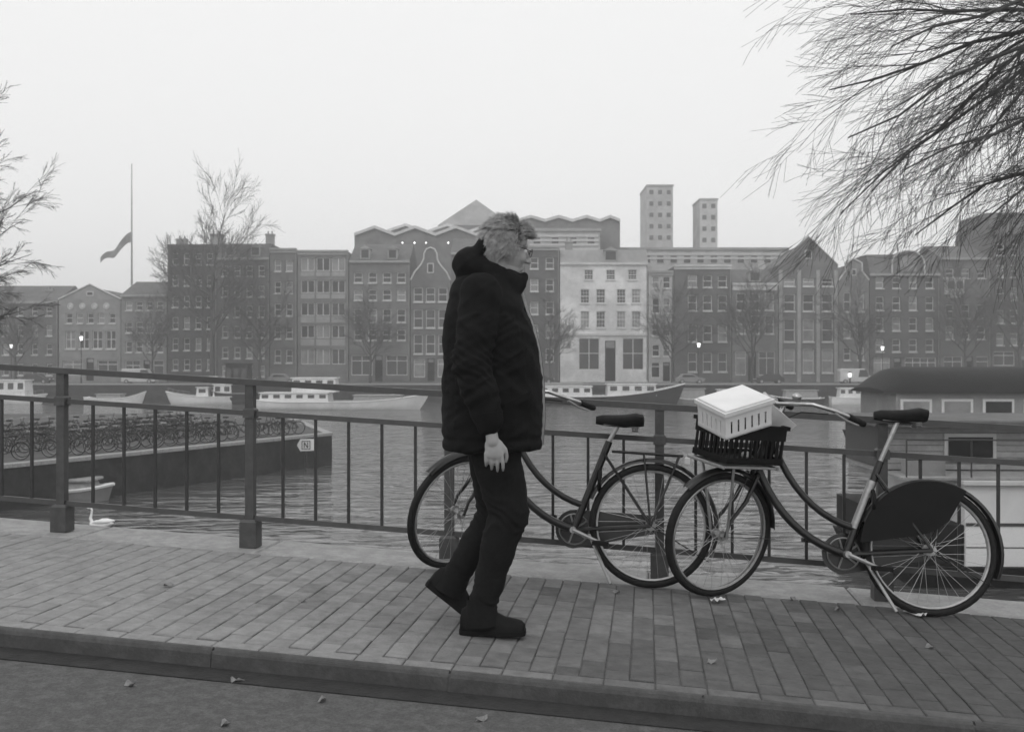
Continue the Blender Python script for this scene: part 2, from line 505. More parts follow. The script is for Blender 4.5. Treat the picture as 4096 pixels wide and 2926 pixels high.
# ------------------------------------------------------------------ buildings on the far bank
WC = {}
def win_mesh(w, h, style, fm, sill):
    key = (round(w, 2), round(h, 2), style, fm, sill)
    if key in WC: return WC[key]
    t = 0.11
    m = MB()
    m.box(-w/2, -w/2+t, 0, .08, 0, h); m.box(w/2-t, w/2, 0, .08, 0, h)
    m.box(-w/2+t, w/2-t, 0, .08, 0, t); m.box(-w/2+t, w/2-t, 0, .08, h-t, h)
    iw = w/2 - t
    if style in ('sash', 'cross'): m.box(-iw, iw, .012, .07, h*.52-.05, h*.52+.05)
    if style in ('mull', 'cross'): m.box(-.06, .06, .004, .075, t, h-t)
    if style == 'three':
        for q in (-w/6, w/6): m.box(q-.05, q+.05, .004, .075, t, h-t)
    if style == 'grid':
        m.box(-iw, iw, .012, .07, h*.5-.06, h*.5+.06)
        for q in (-w/6, w/6): m.box(q-.025, q+.025, .02, .065, t, h-t)
        for q in (.25, .75): m.box(-iw, iw, .024, .062, h*q-.025, h*q+.025)
    if style == 'shop':
        m.box(-iw, iw, .012, .07, h*.72-.05, h*.72+.05)
        k = max(1, int(w / 1.2))
        for i in range(1, k): m.box(-iw + 2*iw*i/k - .04, -iw + 2*iw*i/k + .04, .004, .075, t, h-t)
    f = m.mesh('window'); f.materials.append(M[fm])
    m = MB(); m.box(-w/2+.05, w/2-.05, .045, .09, .05, h-.05)
    p = m.mesh('pane'); p.materials.append(M['glass'])
    p2 = p.copy(); p2.materials.clear(); p2.materials.append(M['glass_lit'])
    s = None
    if sill:
        m = MB(); m.box(-w/2-.08, w/2+.08, -.36, -.02, -.2, -.02)
        s = m.mesh('sill'); s.materials.append(M[sill])
    WC[key] = (f, p, s, p2)
    return WC[key]

def add_window(par, x, z, w, h, style='sash', fm='frame_white', sill='trim_white', y=.2, blind=.3):
    f, p, s, p2 = win_mesh(w, h, style, fm, sill)
    o = link('window', f, None, par, loc=(x, y, z))
    link('pane', p2 if rnd.random() < blind else p, None, o)
    if s: link('sill', s, None, o)
    return o

def facade(x0, x1, z0, z1, ops, top=None):
    """wall with real openings; ops = [(xa,xb,za,zb)]; top = optional polygon (x,z) above z1"""
    m = MB(); D = .3
    xs = sorted(set([x0, x1] + [v for o in ops for v in o[:2]])); zs = sorted(set([z0, z1] + [v for o in ops for v in o[2:]]))
    for i in range(len(xs)-1):
        j = 0
        while j < len(zs)-1:
            cx = (xs[i]+xs[i+1])/2
            def hole(jj):
                cz = (zs[jj]+zs[jj+1])/2
                return any(o[0] < cx < o[1] and o[2] < cz < o[3] for o in ops)
            if hole(j): j += 1; continue
            k = j
            while k+1 < len(zs)-1 and not hole(k+1): k += 1
            m.add([(xs[i],0,zs[j]),(xs[i+1],0,zs[j]),(xs[i+1],0,zs[k+1]),(xs[i],0,zs[k+1])], [(0,1,2,3)])
            j = k + 1
    for a, b, c, d in ops:
        m.add([(a,0,c),(b,0,c),(b,0,d),(a,0,d),(a,D,c),(b,D,c),(b,D,d),(a,D,d)], [(0,4,5,1),(1,5,6,2),(2,6,7,3),(3,7,4,0)])
    m.add([(x0,0,z0),(x0,D,z0),(x0,D,z1),(x0,0,z1)], [(0,1,2,3)])
    m.add([(x1,0,z0),(x1,D,z0),(x1,D,z1),(x1,0,z1)], [(0,1,2,3)])
    m.add([(x0,0,z1),(x1,0,z1),(x1,D,z1),(x0,D,z1)], [(0,1,2,3)])
    return m

def building(name, label, u0, u1, top, rows, cols, wpx, wall, roof='flat', rh=0, style='sash', fm='frame_white',
             sill='trim_white', cornice='trim_grey', ground=None, band=None, y=YF, depth=13, roofmat='roof_dark',
             chim=(), ztop_extra=0, group='canal houses on the far bank', base=SZ, dormers=(), skip=()):
    s = y / 4000.0
    uc = (u0 + u1) / 2
    b = thing(name, label, 'building', (U(uc, y), y, base), group=group)
    X = lambda u: (u - uc) * s
    H = lambda v: (1463 - v) * s - base
    x0, x1, zt = X(u0) + .02, X(u1) - .02, H(top)
    ops = []; wins = []
    for ri, (va, vb) in enumerate(rows):
        cs = cols[ri] if isinstance(cols[0], (list, tuple)) else cols
        wp = wpx[ri] if isinstance(wpx, (list, tuple)) else wpx
        st = style[ri] if isinstance(style, (list, tuple)) else style
        for c in cs:
            if (ri, c) in skip: continue
            a, bb = X(c - wp/2), X(c + wp/2)
            ops.append((a, bb, H(vb), H(va))); wins.append((X(c), H(vb), bb - a, H(va) - H(vb), st))
    gr = []
    if ground:
        for (ua, ub, va, vb, kind) in ground:
            ops.append((X(ua), X(ub), H(vb), H(va))); gr.append((X((ua+ub)/2), H(vb), X(ub)-X(ua), H(va)-H(vb), kind))
    wall = wall*(1.45 if 2500 < (u0+u1)/2 < 3110 else 1.2); wall = min(wall, .74)
    wmt = wm(wall)
    w = link('wall', facade(x0, x1, 0, zt, ops), wmt, b)
    for x, z, ww, hh, st in wins: add_window(b, x, z, ww, hh, st, fm, sill)
    for x, z, ww, hh, kind in gr:
        if kind == 'door':
            m = MB(); m.box(-ww/2, ww/2, .2, .27, 0, hh); m.box(-ww/2+.15, ww/2-.15, .17, .2, .3, hh*.45); m.box(-ww/2+.15, ww/2-.15, .17, .2, hh*.5, hh*.78)
            d = link('door', m, M['boat_dark'], b, loc=(x, 0, z))
            link('fanlight', MB().box(-ww/2+.15, ww/2-.15, .16, .2, hh*.82, hh-.12), M['glass_lit'], d)
        else:
            add_window(b, x, z, ww, hh, kind, 'frame_white', None)
    link('drainpipe', MB().tube([(x1-.14,-.12,.3),(x1-.14,-.12,zt-.5)], .06, 6), M['iron_grey'] if wall > .3 else M['roof_grey'], b)
    # rear body, side walls
    gable = roof in ('gable', 'bell', 'neck')
    m = MB(); m.box(x0, x1, .3, depth, 0, zt); link('rear_wall', m, wmt, b)
    if band:
        for (va, vb) in band:
            link('band', MB().box(x0+.05, x1-.05, -.16, -.003, H(vb), H(va)), M[cornice], b)
    xm = (x0 + x1) / 2
    if roof == 'flat':
        link('cornice', MB().box(x0, x1, -.4, .15, zt, zt+.3).box(x0, x1, -.2, -.003, zt-.45, zt-.002), M[cornice], b)
        r = link('roof', MB().box(x0+.1, x1-.1, .2, depth-.2, zt+.002, zt+.15), M['roof_grey'], b)
    elif roof == 'pitch':
        link('cornice', MB().box(x0, x1, -.4, .1, zt-.35, zt), M[cornice], b)
        r = link('roof', MB().add([(x0,-.2,zt),(x1,-.2,zt),(x1,depth/2,zt+rh),(x0,depth/2,zt+rh),(x0,depth,zt),(x1,depth,zt)],
                 [(0,1,2,3),(3,2,5,4),(0,3,4),(1,5,2),(0,4,5,1)]), M[roofmat], b)
    elif roof == 'mansard':
        link('cornice', MB().box(x0, x1, -.4, .1, zt-.35, zt), M[cornice], b)
        q = 1.5
        r = link('roof', MB().add([(x0,-.1,zt),(x1,-.1,zt),(x1,q,zt+rh),(x0,q,zt+rh),(x0,depth-q,zt+rh),(x1,depth-q,zt+rh),(x0,depth,zt),(x1,depth,zt)],
                 [(0,1,2,3),(3,2,5,4),(4,5,7,6),(0,3,4,6),(1,7,5,2),(0,6,7,1)]), M[roofmat], b)
    elif gable:
        ov = .25
        if roof == 'gable':
            poly = [(x0,zt),(x1,zt),(xm,zt+rh)]
        elif roof == 'bell':
            poly = [(x0,zt),(x1,zt),(x1-.1*(x1-x0),zt+.25*rh)]
            for i in range(1, 6):
                t = i/6; poly.append((x1 - (x1-x0)*(.1+.24*math.sin(t*PI/2)), zt+rh*(.25+.5*t)))
            poly += [(xm+.16*(x1-x0), zt+rh*.82), (xm+.1*(x1-x0), zt+rh*.95), (xm, zt+rh)]
            L = [(2*xm - px, pz) for px, pz in poly[2:-1]][::-1]
            poly += L
        else:
            a = .27*(x1-x0)
            poly = [(x0,zt),(x1,zt),(xm+a+.2,zt+rh*.35),(xm+a,zt+rh*.42),(xm+a,zt+rh*.8),(xm,zt+rh),(xm-a,zt+rh*.8),(xm-a,zt+rh*.42),(xm-a-.2,zt+rh*.35)]
        g = link('gable', MB().prism(poly, 0, .4), wmt, b)
        pts = [(px, -.08, pz) for px, pz in poly[1:]] + [(poly[0][0], -.08, poly[0][1])]
        link('gable_trim', MB().tube(pts, .13, 4), M[cornice], g)
        aw = min(1.1, (x1-x0)*.16)
        f, p, sm, p2 = win_mesh(aw, min(1.7, rh*.3), 'sash', fm, sill)
        r = link('roof', MB().add([(x0+.1,.4,zt),(x1-.1,.4,zt),(xm,.4,zt+rh*.8),(x0+.1,depth,zt),(x1-.1,depth,zt),(xm,depth,zt+rh*.8)],
                 [(0,1,2),(3,5,4),(0,2,5,3),(1,4,5,2),(0,3,4,1)]), M[roofmat], b)
        m = MB(); m.box(-aw/2, aw/2, -.05, -.003, 0, min(1.7, rh*.3)); 
        o = link('gable_window', m, M[fm], b, loc=(xm, 0, zt + rh*.22))
        link('pane', MB().box(-aw/2+.12, aw/2-.12, -.07, -.052, .12, min(1.7, rh*.3)-.12), M['glass'], o)
    for (uc2, w2, vt2, dy) in chim:
        zb = zt + (rh*.3 if roof != 'flat' else .15)
        m = MB(); m.box(X(uc2)-w2/2, X(uc2)+w2/2, dy, dy+.9, zb, H(vt2)-.25); m.box(X(uc2)-w2/2-.1, X(uc2)+w2/2+.1, dy-.1, dy+1, H(vt2)-.25, H(vt2))
        for q in range(2): m.tube([(X(uc2)-w2/4+q*w2/2, dy+.45, H(vt2)), (X(uc2)-w2/4+q*w2/2, dy+.45, H(vt2)+.5)], .13, 6)
        link('chimney', m, M['roof_grey'], r)
    for (uc2, w2, h2) in dormers:
        m = MB(); xx = X(uc2); m.box(xx-w2/2, xx+w2/2, -.02, 2.2, zt+.25, zt+.25+h2)
        m.add([(xx-w2/2-.15,-.2,zt+.25+h2),(xx+w2/2+.15,-.2,zt+.25+h2),(xx,-.2,zt+.25+h2+.6),(xx-w2/2-.15,2.2,zt+.25+h2),(xx+w2/2+.15,2.2,zt+.25+h2),(xx,2.2,zt+.25+h2+.6)],[(0,1,2),(3,5,4),(0,2,5,3),(1,4,5,2),(0,3,4,1)])
        d = link('dormer', m, M['trim_grey'], r)
        link('pane', MB().box(xx-w2/2+.18, xx+w2/2-.18, -.06, -.022, zt+.45, zt+h2+.08), M['glass'], d)
    return b

def cl(a, b, n): return [a + (b-a)*(i+.5)/n for i in range(n)]
building('canal_house', 'dark long brick house at the far left edge of the far bank, pitched roof', -420, 232, 1205,
         [(1228,1262),(1300,1342),(1375,1418),(1455,1500)], cl(-410, 225, 11), 24, .13, 'pitch', 3.0, chim=((150,1.2,1150,4),))
B2 = building('canal_house', 'pale house with low white pediment and four round ornaments under its cornice', 235, 485, 1196,
         [(1252,1292),(1322,1394)], [cl(255, 470, 5), cl(255, 470, 4)], [26, 40], .24, 'gable', 2.4, style=['sash','cross'], cornice='trim_white',
         ground=[(250,330,1440,1500,'shop'),(345,375,1432,1522,'door'),(390,470,1440,1500,'shop')])
for u in (282, 330, 378, 426):
    link('round_ornament', MB().ring((0,0,0), .42, .1, 'Y', 16, 5).ell((0,0,0), (.3,.06,.3), seg=10, rings=6), M['trim_white'], B2, smooth=60,
         loc=((u-360)*.04, -.04, (1463-1224)*.04-SZ))
building('canal_house', 'low grey house with wide pitched roof right of the pediment house', 485, 668, 1178,
         [(1205,1240),(1288,1330),(1365,1408)], cl(495, 660, 4), 26, .2, 'pitch', 2.6,
         ground=[(500,560,1440,1515,'shop'),(575,600,1440,1524,'door'),(612,655,1440,1515,'shop')])
building('canal_house', 'tall dark flat-topped brick block with chimneys behind the bare bank tree', 670, 868, 985,
         [(1012,1058),(1100,1142),(1184,1228),(1268,1315),(1352,1400),(1436,1480)], cl(678, 862, 4), 24, .085, 'flat', chim=((700,1.6,945,3),(840,1.8,925,3)), cornice='roof_dark')
building('canal_house', 'dark brick house with dormers in a mansard roof, left of the plain narrow facade', 868, 1078, 1030,
         [(1062,1104),(1142,1186),(1222,1268),(1304,1350),(1388,1432),(1462,1505)], cl(876, 1070, 4), 24, .12, 'mansard', 2.4, dormers=((920,1.5,1.5),(1022,1.5,1.5)), chim=((1060,1.3,925,3),))
building('canal_house', 'narrow plain brick house left of the banded modern facade', 1080, 1188, 1000,
         [(1040,1084),(1126,1172),(1214,1262),(1304,1354),(1398,1450)], cl(1088, 1180, 2), 26, .15, 'flat')
G7 = building('canal_house', 'modern facade with paired windows over pale spandrel bands', 1190, 1394, 1008,
         [(1030,1083),(1120,1171),(1210,1262),(1300,1351),(1395,1456)], cl(1200, 1384, 3), 54, .17, 'flat', style='mull', cornice='trim_grey', sill=None)
for (va, vb) in ((1087,1104),(1175,1194),(1266,1290),(1356,1382)):
    for c in cl(1200, 1384, 3):
        link('spandrel_panel', MB().box(-1.1, 1.1, -.05, -.004, 0, (vb-va)*.04), M['trim_grey'], G7, loc=((c-1292)*.04, 0, (1463-vb)*.04-SZ))
building('canal_house', 'brick house with three columns of windows on white sills and a steep pitched roof', 1396, 1640, 1042,
         [(1090,1130),(1158,1200),(1236,1288),(1318,1360)], cl(1404, 1634, 4), 34, .15, 'pitch', 3.4, dormers=((1460,1.5,1.6),(1570,1.5,1.6)),
         ground=[(1405,1490,1420,1500,'shop'),(1500,1530,1420,1524,'door'),(1545,1630,1420,1500,'shop')])
building('canal_house', 'bell-gabled brick house with white framed windows left of the walking man', 1642, 1802, 1120,
         [(1150,1206),(1238,1310),(1338,1414)], cl(1648, 1796, 3), 36, .13, 'bell', 5.2, cornice='trim_white',
         ground=[(1655,1700,1436,1508,'shop'),(1710,1738,1432,1524,'door'),(1750,1795,1436,1508,'shop')])
building('canal_house', 'brick house hidden for the most part behind the walking man', 1804, 2096, 1010,
         [(1050,1096),(1138,1186),(1228,1278),(1320,1372)], cl(1812, 2090, 5), 32, .14, 'pitch', 3,
         ground=[(1815,1900,1420,1510,'shop'),(1915,1945,1420,1524,'door'),(1960,2090,1420,1510,'shop')])
building('canal_house', 'dark narrow brick house between the walking man and the white house', 2098, 2238, 990,
         [(1030,1074),(1116,1164),(1206,1256),(1298,1350),(1394,1446)], cl(2106, 2230, 2), 32, .1, 'flat', cornice='trim_grey')
W12 = building('white_house', 'broad white stucco house with tall paned ground floor windows', 2240, 2592, 1050,
         [(1078,1118),(1156,1212),(1244,1310)], [[2355,2443,2530],[2340,2403,2485,2545],[2340,2403,2485,2545]], [36,36,36], .72, 'mansard', 2.2,
         style='grid', cornice='trim_white', dormers=((2443,2.0,1.7),), roofmat='roof_grey', chim=((2280,1.2,955,3),),
         ground=[(2315,2398,1352,1478,'cross'),(2420,2462,1362,1524,'door'),(2490,2575,1352,1478,'cross')], sill='trim_white')
link('band', MB().box(-6.9, 6.9, -.22, -.003, 0, .35), M['trim_white'], W12, loc=(0,0,(1463-1342)*.04-SZ))
building('canal_house', 'pale grey narrow house directly right of the white stucco house', 2594, 2694, 1090,
         [(1106,1152),(1192,1252),(1296,1342),(1378,1424)], cl(2602, 2688, 2), 30, .33, 'flat', cornice='trim_grey',
         ground=[(2605,2640,1448,1510,'shop'),(2652,2680,1448,1524,'door')])
building('canal_house', 'dark brick house with white cornice and three columns of windows, behind the pale crate', 2696, 2926, 1066,
         [(1100,1148),(1180,1242),(1300,1366),(1410,1486)], cl(2740, 2920, 3), 36, .09, 'flat', cornice='trim_white')
building('canal_house', 'brick house with a deep white cornice under a small dormer roof', 2928, 3112, 1132,
         [(1172,1240),(1262,1334)], cl(2936, 3106, 3), 36, .14, 'pitch', 2.8, cornice='trim_white', dormers=((3020,1.8,1.6),), band=[(1140,1160)],
         ground=[(2942,2984,1405,1500,'shop'),(2992,3024,1405,1524,'door'),(3035,3100,1405,1500,'shop')])
P17 = building('canal_house', 'gabled warehouse with a pointed top and pale pilasters between tall windows', 3114, 3352, 1060,
         [(1112,1144),(1176,1244),(1276,1366),(1396,1490)], [3158,3234,3310], 44, .14, 'gable', 4.6, cornice='trim_grey')
for u in (3122, 3196, 3272, 3344):
    link('pilaster', MB().box(-.28, .28, -.12, -.004, 0, (1528-1080)*.04), M['trim_grey'], P17, loc=((u-3233)*.04, 0, 0))
building('canal_house', 'narrow neck-gabled house between the pointed warehouse and the arched dormer house', 3354, 3476, 1120,
         [(1170,1246),(1286,1352),(1390,1440)], cl(3362, 3470, 2), 28, .19, 'neck', 3.4, cornice='trim_white')
R19 = building('canal_house', 'wide brick block with a large arched dormer in its roofline', 3478, 3758, 1094,
         [(1108,1152),(1186,1240),(1270,1322),(1356,1406)], cl(3486, 3752, 4), 32, .1, 'mansard', 3.2, cornice='trim_grey',
         ground=[(3495,3560,1430,1500,'shop'),(3575,3605,1430,1524,'door'),(3620,3745,1430,1500,'shop')])
# the arched dormer
m = MB(); pts = [(-2.6,0)] + [(2.6*math.cos(PI - PI*i/12), 1.4 + 2.2*math.sin(PI*i/12)) for i in range(13)] + [(2.6,0)]
m.prism([(p[0], p[1]) for p in pts], -.1, 3)
ad = link('arched_dormer', m, wm(.14), R19, loc=((3632-3618)*.04, 0, (1463-1092)*.04-SZ))
link('arch_trim', MB().tube([(p[0], -.16, p[1]) for p in pts], .13, 4), M['trim_white'], ad)
link('pane', MB().box(-1.3, 1.3, -.14, -.105, .3, 2.7), M['glass_lit'], ad)
S20 = building('canal_house', 'brick house with a white bay window high on its facade, near the right edge', 3760, 3962, 1030,
         [(1075,1112),(1218,1272),(1304,1356)], cl(3768, 3956, 3), 32, .12, 'pitch', 2.6, cornice='trim_grey',
         ground=[(3775,3850,1425,1500,'shop'),(3862,3892,1425,1524,'door'),(3905,3955,1425,1500,'shop')])
bay = link('bay_window', MB().box(-1.4, 1.4, -.9, -.003, 0, 2.4).box(-1.6, 1.6, -1.05, -.003, 2.4, 2.7).box(-.9, .9, -.6, -.003, -.5, 0), M['trim_white'], S20, loc=((3812-3861)*.04, 0, (1463-1178)*.04-SZ))
for q in (-.7, .7): link('pane', MB().box(q-.5, q+.5, -.94, -.903, .9, 2.1), M['glass'], bay)
building('canal_house', 'tall dark brick block with white shop windows at the right edge of the picture', 3964, 4420, 930,
         [(975,1020),(1060,1108),(1150,1200),(1240,1292),(1332,1380)], cl(3974, 4410, 8), 30, .1, 'mansard', 3.4, cornice='roof_dark', chim=((4040,1.5,880,3),),
         ground=[(3975,4060,1405,1462,'shop'),(4080,4110,1420,1524,'door'),(4125,4300,1405,1470,'shop')])

# things behind the front row
def ub(u, y): return U(u, y)
yh = 190.0; s = yh/4000
hall = thing('roof_hall', 'broad hall behind the canal houses with a white edged zigzag roofline', 'building', (U(1950, yh), yh, SZ))
HX = lambda u: (u-1950)*s
HZ = lambda v: (1463-v)*s - SZ
def zig(us, vpk, vval, y0, y1, nm):
    pts = []
    for i in range(len(us)-1):
        pts.append((HX(us[i]), HZ(vval))); pts.append((HX((us[i]+us[i+1])/2), HZ(vpk)))
    pts.append((HX(us[-1]), HZ(vval)))
    m = MB(); m.prism([(pts[0][0], 0)] + pts + [(pts[-1][0], 0)], y0, y1)
    w = link('wall', m, wm(.2), hall)
    for a, c in zip(pts[:-1], pts[1:]):
        t = MB(); t.add([(a[0],y0-.5,a[1]),(c[0],y0-.5,c[1]),(c[0],y0-.5,c[1]+.55),(a[0],y0-.5,a[1]+.55),
                         (a[0],y1,a[1]+.002),(c[0],y1,c[1]+.002),(c[0],y1,c[1]+.55),(a[0],y1,a[1]+.55)],
                        [(0,3,2,1),(4,5,6,7),(0,1,5,4),(1,2,6,5),(2,3,7,6),(3,0,4,7)])
        link('roof_fold', t, M['trim_white'], hall)
zig([1418, 1580, 1742, 1904, 2066], 914, 944, 0, 14, 'a')
zig([1500, 1680, 1860, 2040, 2150], 862, 892, 14.6, 30, 'b')
zig([2066, 2180, 2290, 2400, 2480], 872, 888, 0, 14, 'c')
yb = 186.0; s2 = yb/4000
pt = thing('pointed_roof', 'pointed dark roof rising behind the zigzag hall, beside the man\'s head', 'building', (U(1900, 230), 230, SZ))
m = MB(); w_ = 8.5; hz = (1463-900)*230/4000 - SZ; hp = (1463-775)*230/4000 - SZ
link('wall', MB().box(-w_, w_, 0, 16, 0, hz), wm(.16), pt)
link('roof', MB().add([(-w_,0,hz),(w_,0,hz),(w_,16,hz),(-w_,16,hz),(0,8,hp)], [(0,1,4),(1,2,4),(2,3,4),(3,0,4),(0,3,2,1)]), M['roof_grey'], pt)
def block(name, label, u0, u1, v0, y, wall, dep=14, strips=0, floors=0, cap=None):
    s = y/4000; uc = (u0+u1)/2
    b = thing(name, label, 'building', (U(uc, y), y, SZ))
    x0, x1, zt = (u0-uc)*s, (u1-uc)*s, (1463-v0)*s - SZ
    link('wall', MB().box(x0, x1, 0, dep, 0, zt), wm(wall), b)
    link('roof_edge', MB().box(x0-.2, x1+.2, -.3, dep, zt+.002, zt+.5), M['trim_grey'], b)
    for i in range(strips):
        z = zt - 1.0 - i*.8
        link('louvre', MB().box(x0+.3, x1-.3, -.15, -.004, z, z+.4), M['louvre'], b)
    for i in range(floors):
        z = zt - 2.6 - i*3.4; n = max(2, int((x1-x0)/2.6))
        for k in range(n):
            xx = x0 + (x1-x0)*(k+.5)/n
            o = link('window', MB().box(-.75, .75, -.08, -.004, 0, 1.6), M['frame_cream'], b, loc=(xx, 0, z))
            link('pane', MB().box(-.62, .62, -.11, -.082, .12, 1.48), M['glass'], o)
    return b
block('rooftop_block', 'pale louvred rooftop block behind the dark narrow house', 2112, 2400, 925, 178, .42, strips=4, floors=1)
block('office_block', 'long pale office block behind the houses right of the white one', 2400, 3150, 1000, 196, .45, strips=2, floors=2)
block('tower_block', 'slim grey tower rising behind the pale grey house', 2588, 2692, 745, 300, .42, dep=16, floors=5)
block('tower_block', 'lower grey tower standing right of the slim grey tower', 2800, 2870, 800, 300, .5, dep=12, floors=4)

# ------------------------------------------------------------------ flagpole, lamps, cars on the far bank
fp = thing('flagpole', 'tall thin flagpole with a drooping pennant standing above the roofs on the left', 'flagpole', (U(527, 170), 170, SZ))
link('pole', MB().tube([(0,0,0),(0,0,20),(0,0,(1463-655)*170/4000-SZ)], [.22,.16,.07], 8), M['trim_grey'], fp)
m = MB(); nn = 14
vs = []
for i in range(nn+1):
    t = i/nn
    x = -t*5.2; zz = 24.5 - t*4.2 + .5*math.sin(t*9); yy = .35*math.sin(t*11)
    w = .9*(1-t*.5)
    vs += [(x, yy-.02, zz-w), (x, yy-.02, zz+w), (x, yy+.02, zz+w), (x, yy+.02, zz-w)]
fs = [(0,1,2,3), tuple(nn*4+q for q in (3,2,1,0))]
for i in range(nn):
    for q in range(4): fs.append((i*4+q, i*4+(q+1)%4, (i+1)*4+(q+1)%4, (i+1)*4+q))
link('pennant', m.add(vs, fs), M['cladding'], fp)

def street_lamp(u, v, y, label, base=SZ, grp='lit street lamps along the far bank'):
    h = (1463-v)*y/4000 - base
    t = thing('street_lamp', label, 'street lamp', (U(u, y), y, base), group=grp)
    link('post', MB().tube([(0,0,0),(0,0,.8),(0,0,.82),(0,0,h-.35)], [.14,.12,.07,.05], 8), M['iron'], t)
    ln = link('lantern', MB().tube([(0,0,h+.3),(0,0,h+.42),(0,0,h+.55)], [.32,.2,.03], 6).tube([(0,0,h-.38),(0,0,h-.3)], [.08,.16], 6), M['iron'], t)
    link('lit_bulb', MB().tube([(0,0,h-.28),(0,0,h+.28)], [.14,.24], 6), M['lamp_lit'], ln)
street_lamp(45, 1385, 150, 'lit street lamp nearest the left edge of the far bank')
street_lamp(325, 1353, 150, 'lit street lamp in front of the pediment house')
street_lamp(3530, 1393, 150, 'lit street lamp in front of the arched dormer block')
street_lamp(3400, 1500, 146.5, 'low lit lamp on the quay right of the handlebar grip')
street_lamp(2795, 1380, 150, 'lit street lamp in front of the dark white-corniced house')
for i, u in enumerate((1610, 1658, 1704, 1793, 1840)):
    t = thing('roof_lamp', 'small lit lamp in the row on the roof hall wall, number %s from the left' % ('first','second','third','fourth','fifth')[i], 'lamp', (U(u, 189), 189.0, Z(971, 189)), group='small lit lamps along the zigzag roofed hall')
    link('bracket', MB().box(-.05,.05,0,.97,-.05,.05).box(-.18,.18,-.1,.1,.16,.22), M['iron'], t)
    link('lit_bulb', MB().ell((0,0,0), .15, seg=8, rings=6), M['lamp_lit'], t)
    t['label'] = ['leftmost of the five small lit lamps on the zigzag roofed hall', 'second from left of the small lit lamps on the zigzag hall',
                  'middle one of the five small lit lamps on the zigzag hall', 'fourth from left of the small lit lamps on the zigzag hall', 'rightmost of the five small lit lamps, nearest the man'][i]

def car_proto(name, label, kind):
    t = thing(name, label, 'car', group='cars parked along the far quay')
    L = 4.2 if kind != 'van' else 5.0; H = 1.45 if kind != 'van' else 2.2
    if kind == 'van': prof = [(-L/2,.3),(-L/2,1.95),(-L/2+.15,H),(L/2-1.4,H),(L/2-.75,1.25),(L/2-.1,1.0),(L/2,.3)]
    else: prof = [(-L/2,.3),(-L/2,.85),(-L/2+.25,.95),(-L/2+.75,H),(.35,H),(1.05,.95),(L/2-.15,.8),(L/2,.3)]
    def bodym(w, top):
        m = MB(); rs = []
        for yy, k in ((-w/2,.93),(-w/2+.12,1.0),(w/2-.12,1.0),(w/2,.93)):
            rs.append([(px*(.985 if k<1 else 1), yy, .3+(pz-.3)*k) for px, pz in prof])
        m.loft(rs); return m
    link('body', bodym(1.75, H), M[{'sedan':'car_dark','hatch':'car_mid','van':'car_pale'}[kind]], t, smooth=30)
    for (a, b) in (((-L/2+.8, .25),) if kind != 'van' else ((.2, 1.35),)):
        for sgn in (-1, 1):
            link('side_window', MB().prism([(a,.98),(b+.45,.98),(b,H-.16),(a+.2,H-.16)], *sorted((sgn*.80, sgn*.885))), M['glass'], t)
    for x in (-L/2+.8, L/2-.85):
        for sgn in (-1, 1):
            w = link('wheel', MB().tube([(x, sgn*.7, .32),(x, sgn*.9, .32)], .32, 14), M['rubber'], t, smooth=40)
            link('rim', MB().tube([(x, sgn*.89, .32),(x, sgn*.91, .32)], .2, 10), M['steel_dull'], w)
    for sgn in (-.6, .6): link('headlight', MB().box(L/2-.07, L/2+.01, sgn-.16, sgn+.16, .62, .76), M['pane_clear'], t)
    return t
protos = {k: car_proto('parked_car' if k != 'van' else 'parked_van', 'x', k) for k in ('sedan', 'hatch', 'van')}
cars = [('sedan', 150, 'dark car parked on the far quay below the long brick house at the left edge'),
        ('van', 560, 'pale van parked on the far quay in front of the low grey house'),
        ('sedan', 960, 'dark car parked on the far quay in front of the mansard roofed house'),
        ('hatch', 1130, 'grey car parked on the far quay left of the banded modern facade'),
        ('sedan', 2160, 'dark car parked on the far quay left of the white stucco house'),
        ('hatch', 2760, 'grey car parked on the far quay in front of the dark corniced house'),
        ('sedan', 3075, 'dark car parked on the far quay left of the pointed warehouse'),
        ('van', 3420, 'pale van parked on the far quay in front of the neck-gabled house'),
        ('sedan', 3700, 'dark car parked on the far quay under the arched dormer block')]
seen = set()
for k, u, lab in cars:
    o = protos[k] if k not in seen else copy_tree(protos[k])
    seen.add(k); o.location = (U(u, 147.8), 147.8, SZ); o['label'] = lab
    o.rotation_euler = (0, 0, PI if u % 2 else 0)
    if k == 'van': o['category'] = 'van'

